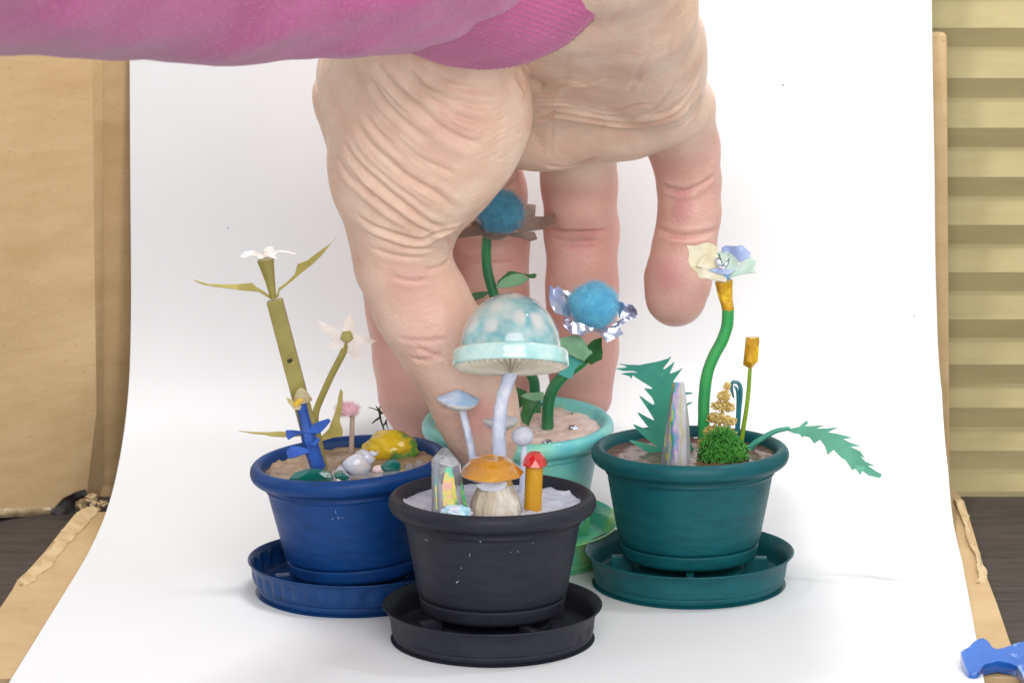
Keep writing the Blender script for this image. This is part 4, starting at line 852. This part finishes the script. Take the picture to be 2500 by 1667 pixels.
# ------------------------------------------------------------------ the hand (right hand, palm towards the viewer, fingers down)
HP = lambda u, v, Y: np.array(at('X', u, v, Y))
def cone_chain(pts): return [(HP(*a[:3]), a[3], HP(*b[:3]), b[3]) for a, b in zip(pts, pts[1:])]
def field_of(chains, balls, k, lo, n, vox):
    """smooth union of tapered capsules and ellipsoids on a local grid"""
    D = np.full(tuple(n), 50.0, np.float32)
    def put(c0, c1, r, fn):
        a = np.maximum(np.floor((np.minimum(c0, c1) - r - 2 * k - 3 - lo) / vox).astype(int), 0); b = np.minimum(np.ceil((np.maximum(c0, c1) + r + 2 * k + 3 - lo) / vox).astype(int), n)
        if np.any(b <= a): return
        ax = [lo[i] + vox * np.arange(a[i], b[i]) for i in range(3)]
        X, Y, Z = np.meshgrid(*ax, indexing='ij'); d = fn(X, Y, Z).astype(np.float32)
        sl = tuple(slice(a[i], b[i]) for i in range(3)); e = D[sl]; h = np.maximum(k - np.abs(e - d), 0) / k
        D[sl] = np.minimum(e, d) - h * h * h * k / 6
    for p, rp, q, rq in chains:
        def fn(X, Y, Z, p=p, rp=rp, q=q, rq=rq):
            ba = q - p; L = ba @ ba; t = np.clip(((X - p[0]) * ba[0] + (Y - p[1]) * ba[1] + (Z - p[2]) * ba[2]) / L, 0, 1)
            return np.sqrt((X - p[0] - t * ba[0]) ** 2 + (Y - p[1] - t * ba[1]) ** 2 + (Z - p[2] - t * ba[2]) ** 2) - (rp + (rq - rp) * t)
        put(p, q, max(rp, rq), fn)
    for c, r in balls:
        r = np.array(r, float) if hasattr(r, '__len__') else np.array([r] * 3, float)
        def fn(X, Y, Z, c=c, r=r):
            q = np.sqrt(((X - c[0]) / r[0]) ** 2 + ((Y - c[1]) / r[1]) ** 2 + ((Z - c[2]) / r[2]) ** 2)
            return (q - 1) * r.min()
        put(c, c, r.max(), fn)
    return D
def smin(a, b, k):
    h = np.maximum(k - np.abs(a - b), 0) / k; return np.minimum(a, b) - h * h * h * k / 6
thumb = [(978, 560, -8, 11.8), (982, 640, -7, 10.5), (1030, 745, -6, 10.7), (1094, 850, -6, 10.4), (1140, 935, -6, 9.4), (1160, 990, -5.5, 9.3), (1178, 1050, -5, 8.2), (1186, 1090, -4.5, 6.8)]
index = [(880, 240, 44, 11.3), (925, 420, 58, 10.3), (965, 600, 60, 9.9), (992, 770, 56, 9.4), (1006, 880, 53, 9.3), (1016, 960, 51, 8.9), (1042, 1040, 50, 7.6)]
middle = [(1150, 330, 50, 10.5), (1185, 470, 60, 9.8), (1195, 580, 63, 9.6), (1204, 780, 61, 9.1), (1216, 900, 59, 8.7), (1222, 985, 57, 7.4)]
ring = [(1405, 320, 44, 10.2), (1414, 450, 56, 9.0), (1420, 560, 60, 8.9), (1421, 700, 59, 8.6), (1420, 850, 57, 8.8), (1420, 960, 55, 7.6)]
pinky = [(1640, 262, 36, 10.2), (1670, 360, 44, 8.3), (1682, 440, 47, 7.45), (1684, 520, 47, 7.3), (1671, 600, 46, 7.35), (1656, 680, 45, 7.75), (1649, 724, 44, 7.3)]
W0 = (1290, -160, -30, 17)
def hand_field(lo, n, vox):
    F = lambda ch, ba, k: field_of(ch, ba, k, lo, n, vox)
    palm_ch = []
    for mcp in (index[0], middle[0], ring[0], pinky[0]): palm_ch += cone_chain([W0, mcp])
    palm_ch += cone_chain([(1590, 130, -2, 11.2), (1560, 20, -22, 12), (1470, -170, -45, 17), (1290, -180, -50, 20)])
    palm_ch += cone_chain([(1240, 322, 32, 8.8), (1330, 312, 29, 8.9), (1420, 296, 27, 8.4), (1470, 285, 26, 8.8), (1540, 283, 23, 8.9), (1628, 255, 20, 8.8)])
    palm_ch += cone_chain([(1628, 250, 18, 8.8), (1600, 170, 6, 10.6), (1590, 100, -4, 11.4)])
    palm_ch += cone_chain([(1330, 300, 32, 9), (1365, 110, 16, 12), (1330, -60, -30, 17)])
    palm_ch += cone_chain([(1500, 260, 25, 9), (1485, 105, 5, 12.5), (1400, -60, -30, 17)])
    palm = F(palm_ch, [(HP(1430, 190, 16), (9, 12, 9)), (HP(1310, 200, 22), (10, 11, 9))], 7.0)
    th_ch = cone_chain([(1000, 70, -30, 15), (940, 200, -16, 14), (958, 400, -10, 12.4), (980, 560, -8, 11.4)])
    th_ch += cone_chain([(1120, 120, -20, 14), (1110, 260, -16, 15.5), (1060, 400, -13, 12.0), (1020, 510, -10, 10)])
    then = F(th_ch, [(HP(1050, 295, -17), (21.2, 15, 22.5)), (HP(982, 430, -12), (15.8, 13, 16.5)), (HP(1055, 430, -15), (11.0, 11, 11.5))], 6.0)
    tb = F(cone_chain(thumb), [(HP(1185, 1040, -9), (5.8, 4.5, 8.5)), (HP(1060, 800, -10), (8.5, 7, 8)), (HP(1170, 1000, -9), (6.5, 5, 7))], 4.0)
    th = smin(then, tb, 3.0)
    # fold under the thenar, right-hand side
    D = smin(palm, th, 1.0)
    web = F(cone_chain([(900, 180, 10, 12), (905, 260, 36, 11)]) + cone_chain([(1000, 150, 0, 14), (1130, 300, 40, 11)]), [], 5)
    D = smin(D, web, 3.0)
    cut = F(cone_chain([(1258, 150, -9, 2.0), (1294, 215, -7, 3.4), (1300, 280, -4, 4.2), (1288, 345, 0, 4.6), (1252, 420, 6, 4.6), (1205, 480, 12, 4.0)]), [], 2.0)
    D = -smin(-D, cut, 1.5)
    pads = {'i': [(995, 700, 53, 7.5), (1015, 930, 48, 7)], 'm': [(1200, 680, 57, 7.5), (1205, 500, 55, 7.5)], 'r': [(1418, 490, 52, 7), (1420, 640, 56, 7), (1420, 880, 53, 7)], 'p': [(1682, 400, 43, 6.2), (1684, 510, 44.5, 6), (1656, 670, 43, 6.2)]}
    for ch, kk in ((index, 'i'), (middle, 'm'), (ring, 'r'), (pinky, 'p')):
        D = smin(D, F(cone_chain(ch), [(HP(a, b, c), (r, r * .9, r * 1.25)) for a, b, c, r in pads[kk]], 3.0), 1.6)
    return D
HV, HF = sdf_mesh((-62, -62, 2), (62, 80, 152), .42, hand_field)
# creases and folds: lines on the skin, pressed in with a soft ridge beside them
co = np.array([v[:] for v in HV]); tri = []
for f_ in HF: tri += [f_[:3]] if len(f_) == 3 else [(f_[0], f_[1], f_[2]), (f_[0], f_[2], f_[3])]
tri = np.array(tri)
def vnormals(co):
    fn = np.cross(co[tri[:, 1]] - co[tri[:, 0]], co[tri[:, 2]] - co[tri[:, 0]]); N = np.zeros_like(co)
    for i in range(3): np.add.at(N, tri[:, i], fn)
    return N / np.maximum(np.linalg.norm(N, axis=1, keepdims=True), 1e-9)
nbr = np.concatenate([tri[:, [0, 1]], tri[:, [1, 2]], tri[:, [2, 0]]])
def relax(co, it, f=.5):
    for _ in range(it):
        A = np.zeros_like(co); C_ = np.zeros(len(co))
        np.add.at(A, nbr[:, 0], co[nbr[:, 1]]); np.add.at(C_, nbr[:, 0], 1); np.add.at(A, nbr[:, 1], co[nbr[:, 0]]); np.add.at(C_, nbr[:, 1], 1)
        co = co + f * (A / C_[:, None] - co)
    return co
co = relax(co, 3)
N = vnormals(co)
if (N[np.argmin(co[:, 1])] @ np.array([0, -1, 0])) < 0: N = -N
bvh = BVHTree.FromPolygons([Vector(c) for c in co], [tuple(int(i) for i in t_) for t_ in tri])
def hit(zone, x, y):
    d = ray(*px(zone, x, y)).normalized(); h = bvh.ray_cast(CAM, d); return None if h[0] is None else np.array(h[0])
disp = np.zeros(len(co)); red = np.zeros(len(co))
def crease(zone, pts, depth, width, ridge=.5, blush_and_shade=0.0, fade=True):
    q = spline(pts, 10); P = [hit(zone, float(a[0]), float(a[1])) for a in q]; P = [p for p in P if p is not None]
    if len(P) < 3: return
    P = np.array(P); keepm = np.concatenate([[True], np.linalg.norm(np.diff(P, axis=0), axis=1) < 4]); P = P[keepm]
    bb0, bb1 = P.min(0) - 5 * width - 1, P.max(0) + 5 * width + 1
    ids = np.where(np.all((co > bb0) & (co < bb1), axis=1))[0]
    best = np.full(len(ids), 1e9); par = np.zeros(len(ids))
    for i in range(len(P) - 1):
        a, b = P[i], P[i + 1]; ba = b - a; L = max(ba @ ba, 1e-9); t_ = np.clip(((co[ids] - a) @ ba) / L, 0, 1); d = np.linalg.norm(co[ids] - a - t_[:, None] * ba, axis=1)
        m_ = d < best; best[m_] = d[m_]; par[m_] = (i + t_[m_]) / (len(P) - 1)
    env = np.clip(np.minimum(par, 1 - par) * 5, .0, 1) ** .7 if fade else 1.0
    disp[ids] += env * depth * (-1.15 * np.exp(-best / (.75 * width)) + ridge * .8 * np.exp(-((best - 2.2 * width) / (1.3 * width)) ** 2))
    if blush_and_shade: red[ids] += blush_and_shade * env * np.exp(-(best / (width * 2)) ** 2)
big = [[(780, 100), (860, 200), (980, 262), (1150, 305), (1330, 315), (1450, 280)], [(640, 60), (720, 180), (850, 300), (1000, 380), (1180, 430), (1330, 440)], [(540, 80), (640, 190), (780, 310), (900, 420), (1080, 520), (1270, 580)],
       [(430, 100), (520, 220), (640, 350), (780, 470), (950, 600), (1130, 700), (1240, 730)], [(410, 230), (470, 350), (580, 480), (720, 610), (870, 690)],
       [(290, 570), (380, 720), (500, 830), (640, 950), (800, 1050), (920, 1130), (1060, 1240)], [(180, 700), (270, 850), (400, 980), (540, 1100), (700, 1230), (820, 1320), (960, 1385)], [(130, 830), (220, 960), (330, 1060), (450, 1150), (600, 1260), (750, 1360), (870, 1405)]]
for q, dpt, wd in zip(big, (.65, .72, .9, .85, .55, .65, .85, .75), (.8, .9, 1.0, 1.2, 1.0, .9, .8, .75)): crease('V', q, dpt, wd, .8)
for q in ([(340, 500), (440, 640), (560, 760), (700, 860)], [(600, 700), (760, 830), (900, 900), (1050, 960)], [(900, 470), (1050, 590), (1200, 640)], [(700, 250), (820, 360), (1000, 450)], [(250, 900), (360, 1080), (480, 1200), (640, 1320)], [(560, 900), (700, 1010), (860, 1090)], [(480, 280), (600, 420), (700, 500)]):
    crease('V', q, .45, .65, .6)
for a_, b_ in zip(big, big[1:]):                        # finer lines between the folds
    A_, B_ = spline(a_, 8), spline(b_, 8)
    for f_ in (.3, .62):
        n_ = 7; P_ = []
        for k in range(n_):
            s_ = .12 + .76 * k / (n_ - 1); pa_ = A_[int(s_ * (len(A_) - 1))]; pb_ = B_[int(s_ * (len(B_) - 1))]; q_ = pa_ * (1 - f_) + pb_ * f_ + np.array([rng.uniform(-8, 8), rng.uniform(-8, 8)]); P_.append((float(q_[0]), float(q_[1])))
        crease('V', P_, .24, .42, .5)
for i in range(40):                                     # fine crinkles on the thenar edge
    x, y = rng.uniform(1180, 1500), rng.uniform(380, 900); a = rng.uniform(-.9, -.2); L = rng.uniform(40, 110)
    crease('V', [(x, y), (x + L * .5, y + L * .5 * math.sin(a)), (x + L, y + L * math.sin(a) * .9)], .13, .3, .4)
crease('V', [(280, 1270), (420, 1360), (600, 1425), (760, 1462), (868, 1425), (960, 1390)], .8, .7, .8)
crease('V', [(860, 1400), (920, 1400), (975, 1385), (1060, 1370)], 1.2, .6, .7)
for q in ([(865, 195), (800, 245), (700, 272)], [(850, 215), (860, 120), (840, 60)], [(470, 310), (600, 342), (720, 330)], [(520, 720), (680, 735), (860, 722)], [(600, 850), (720, 860), (820, 800)], [(640, 780), (740, 820), (840, 860)], [(800, 1180), (900, 1185), (1000, 1170)], [(330, 120), (520, 180), (700, 190)], [(380, 60), (560, 120), (760, 130)]):
    crease('Z4', q, .4, .5, .5, .08)
pal = [([(70, 610), (100, 680), (140, 740)], .8, .8), ([(250, 800), (330, 780), (460, 700), (640, 695), (760, 655)], .9, .65), ([(250, 865), (320, 860), (400, 855), (520, 870)], .5, .5), ([(230, 1005), (300, 985), (400, 930)], .8, .55),
       ([(400, 960), (560, 968), (700, 985), (900, 1012), (1150, 1015), (1350, 965), (1500, 855), (1590, 720)], 1.2, .85), ([(660, 895), (800, 925), (900, 928), (1050, 885), (1180, 860)], .45, .6), ([(1060, 970), (1200, 930), (1300, 830), (1400, 700)], .4, .5),
       ([(1280, 960), (1430, 850), (1520, 740), (1580, 620)], .5, .5), ([(1440, 1060), (1540, 950), (1600, 800)], .5, .6), ([(385, 965), (365, 1100), (350, 1310)], .16, .4), ([(460, 690), (480, 560), (500, 440)], .12, .8), ([(1190, 240), (1180, 400), (1100, 560), (1050, 680)], .12, .8),
       ([(1390, 250), (1370, 400), (1310, 540)], .1, .8), ([(800, 200), (900, 110), (1000, 20)], .15, .9), ([(1010, 780), (1050, 690), (1130, 590)], .25, .5), ([(150, 1010), (250, 1150), (300, 1300)], .1, .9), ([(640, 1150), (760, 1060), (820, 1000)], .2, .5), ([(1200, 960), (1330, 900), (1480, 780)], .3, .45), ([(1350, 1010), (1480, 920), (1570, 780)], .3, .4)]
for q, dpt, wd in pal: crease('F', q, dpt * 1.3, wd, .7, .06)
fin = [('Z2', [(1930, 1005), (2000, 1035), (2080, 1042), (2160, 1010), (2225, 960)], .55, .6), ('Z2', [(1935, 1030), (2040, 1060), (2120, 1040)], .35, .4), ('Z2', [(1920, 1255), (2000, 1282), (2080, 1290), (2160, 1280), (2235, 1262)], .6, .6), ('Z2', [(1940, 1290), (2060, 1305), (2200, 1295)], .25, .4),
       ('Z2', [(1310, 905), (1400, 912), (1500, 895), (1590, 860)], .5, .6), ('Z2', [(1320, 1262), (1420, 1270), (1540, 1268), (1650, 1262)], .45, .6), ('Z2', [(1340, 1300), (1450, 1325), (1600, 1315)], .25, .5), ('Z3', [(1340, 330), (1450, 345), (1600, 340)], .2, .5),
       ('P', [(170, 980), (400, 1000), (700, 985), (1020, 985)], .45, .6), ('P', [(180, 1020), (500, 1030), (900, 1010)], .25, .4), ('P', [(760, 110), (850, 80), (940, 20)], .5, .7)]
for z, q, dpt, wd in fin: crease(z, q, dpt * 1.25, wd, .5, .16)
def blush_and_shade(zone, x, y, r, s):
    p = hit(zone, x, y)
    if p is not None:
        d = np.linalg.norm(co - p, axis=1); red[:] += s * np.exp(-(d / r) ** 2)
for a in (('Z3', 1980, 500, 7, .75), ('Z2', 2050, 1180, 5, .5), ('Z2', 2050, 1090, 4, .35), ('Z2', 1480, 1420, 7, .55), ('Z2', 1560, 1250, 5, .35), ('Z4', 1060, 1290, 6, .4), ('Z4', 1100, 1180, 6, .25), ('Z2', 1990, 880, 5, .3), ('Z3', 1050, 640, 8, .35), ('Z4', 720, 640, 9, .3), ('V', 1000, 620, 5, .25), ('Z2', 1450, 1130, 7, .3), ('Z4', 600, 330, 6, .3)): blush_and_shade(*a)
for ch, s_ in ((index, .58), (middle, .6), (ring, .6), (pinky, .42), (thumb, .2)):  # finger redness, also painting in the shade on the fingers behind
    for a, b in zip(ch[1:], ch[2:]):
        p, q = HP(*a[:3]), HP(*b[:3]); ba = q - p; t_ = np.clip(((co - p) @ ba) / (ba @ ba), 0, 1); d = np.linalg.norm(co - p - t_[:, None] * ba, axis=1)
        red[:] = np.maximum(red, s_ * np.clip((17 - d) / 9, 0, 1))
low = np.array([noise.fractal(Vector(c) * .12, .6, 2, 3) for c in co]) * .13
co = co + N * (disp + low)[:, None]
co = relax(co, 1, .35)
person = Thing('person', 'hand reaching in from a pink sweatshirt sleeve, lowering the mint pot between thumb and fingers', 'person', (0, 0, 60))
def skin_material():
    m = mat('skin', '#d9ab8a', .42, sss=.12, sssr=(3.2, 1.1, .6), spec=.4); nt = m.node_tree; n = nt.nodes; b = n['Principled BSDF']
    tc = n.new('ShaderNodeTexCoord'); at_ = n.new('ShaderNodeAttribute'); at_.attribute_name = 'blush_and_shade'
    nz = n.new('ShaderNodeTexNoise'); nz.inputs['Scale'].default_value = 120; nz.inputs['Detail'].default_value = 5; nt.links.new(tc.outputs['Object'], nz.inputs['Vector'])
    m1 = n.new('ShaderNodeMix'); m1.data_type = 'RGBA'; m1.inputs['A'].default_value = lin('#edcfb8'); m1.inputs['B'].default_value = lin('#e3bda6')
    r1 = n.new('ShaderNodeMapRange'); r1.inputs['From Min'].default_value = .38; r1.inputs['From Max'].default_value = .66; nt.links.new(nz.outputs['Fac'], r1.inputs['Value']); nt.links.new(r1.outputs['Result'], m1.inputs['Factor'])
    m2 = n.new('ShaderNodeMix'); m2.data_type = 'RGBA'; nt.links.new(m1.outputs['Result'], m2.inputs['A']); m2.inputs['B'].default_value = lin('#c97a80')
    nt.links.new(at_.outputs['Fac'], m2.inputs['Factor']); nt.links.new(m2.outputs['Result'], b.inputs['Base Color'])
    n1 = n.new('ShaderNodeTexNoise'); n1.inputs['Scale'].default_value = 900; n1.inputs['Detail'].default_value = 6; nt.links.new(tc.outputs['Object'], n1.inputs['Vector'])
    vo = n.new('ShaderNodeTexVoronoi'); vo.feature = 'DISTANCE_TO_EDGE'; vo.inputs['Scale'].default_value = 900; nt.links.new(tc.outputs['Object'], vo.inputs['Vector'])
    b1 = n.new('ShaderNodeBump'); b1.inputs['Strength'].default_value = .5; b1.inputs['Distance'].default_value = .25 * S; nt.links.new(n1.outputs['Fac'], b1.inputs['Height'])
    b2 = n.new('ShaderNodeBump'); b2.inputs['Strength'].default_value = .45; b2.inputs['Distance'].default_value = .3 * S; nt.links.new(vo.outputs['Distance'], b2.inputs['Height']); nt.links.new(b1.outputs['Normal'], b2.inputs['Normal'])
    nt.links.new(b2.outputs['Normal'], b.inputs['Normal']); return m
hand = person.part('hand', ([Vector(c) for c in co], HF), skin_material(), angle=180)
ca = hand.data.attributes.new('blush_and_shade', 'FLOAT', 'POINT'); ca.data.foreach_set('value', np.clip(red, 0, 1).astype(np.float32))

# ------------------------------------------------------------------ sleeve and ribbed cuff
M_knit = mat('pink_sweatshirt', '#cc559a', .95, var=[(40, '#ba4889', .38, .66), (1400, '#dc8abc', .55, .75)], bump=[(1800, .5, .25), (45, .35, 1.5)], sheen=.35, spec=.15, stretch=(1, 1, 1))
M_cuff = mat('pink_rib_cuff', '#cc5494', .95, var=[(50, '#b84682', .4, .66), (1400, '#dc86b6', .55, .75)], bump=[(1800, .5, .25)], sheen=.35, spec=.15)
def loft(secs, n, rib=0, ribn=0, wr=0.0, seed=0, sub=8, side=None):
    q = spline(secs, sub); C_ = [Vector(at('X', a[0], a[1], a[2])) for a in q]; R_s = [float(a[3]) for a in q]; V, Fc = [], []; u = Vector((0, 0, -1)); m = len(q)
    for i in range(m):
        t_ = (C_[min(i + 1, m - 1)] - C_[max(i - 1, 0)]).normalized(); b = t_.cross(u).normalized(); u = b.cross(t_).normalized()
        for k in range(n):
            th = 2 * math.pi * k / n; r = R_s[i]
            if rib: r += rib * (abs(((th * ribn / (2 * math.pi)) % 1) * 2 - 1) ** .7 * 2 - 1)
            dvec = u * math.cos(th) + b * math.sin(th)
            if wr: r += wr * noise.fractal(dvec * 1.3 + C_[i] * .018 + Vector((seed, 0, 0)), .7, 2, 3)
            V.append(C_[i] + dvec * r)
    for i in range(m - 1):
        for k in range(n): Fc.append((i * n + k, i * n + (k + 1) % n, (i + 1) * n + (k + 1) % n, (i + 1) * n + k))
    return V, Fc
sleeve = person.part('sleeve', loft([(-700, -620, -300, 42), (-300, -545, -235, 41), (60, -455, -190, 40.5), (350, -385, -150, 40.5), (600, -345, -120, 38.5), (800, -318, -98, 36.3), (930, -300, -82, 34.8), (1000, -285, -72, 33.6), (1020, -275, -66, 31.5), (1000, -270, -68, 29.5)], 160, wr=2.4, seed=3), M_knit, label='pink sweatshirt sleeve', angle=180)
cuff = person.part('cuff', loft([(965, -250, -76, 29), (1040, -232, -64, 29.8), (1115, -206, -52, 30.4), (1180, -182, -41, 30.8), (1192, -177, -38.5, 30.5), (1188, -179, -39.5, 29.5), (1150, -195, -47, 28.9)], 720, rib=.14, ribn=140, wr=.5, seed=5), M_cuff, label='ribbed pink cuff', angle=180)

# ------------------------------------------------------------------ glossy blue clay piece at the lower right corner
M_clay = mat('glossy_blue_clay', '#2263bd', .25, var=[(60, '#184f9f', .4, .66), (120, '#8fb4e6', .56, .64)], coat=.8, bump=[(220, .35, .5)])
q = [(945, 580), (1010, 530), (1130, 470), (1180, 400), (1260, 330), (1370, 275), (1450, 275), (1530, 310), (1590, 380), (1640, 470), (1740, 510), (1900, 480), (2050, 430), (2200, 370), (2400, 320), (2700, 260), (2700, 1200), (2360, 1200), (2300, 1060), (2250, 960), (2180, 885), (2050, 830), (1900, 800), (1780, 775), (1680, 800), (1560, 825), (1470, 850), (1410, 910), (1370, 1000), (1300, 1045), (1220, 1060), (1130, 1035), (1070, 950), (1010, 780), (970, 660)]
Yb = ground('R', 1200, 1060, 0.3).y + .6
single('clay_piece', 'glossy bright blue clay piece cut off by the lower right corner of the picture', 'clay piece', sheet('R', q, slope('R', 1200, 1060, Yb + .8, 0, -.16), 2.8, 16, ruffle=.4), M_clay, angle=180, bevel=.9)
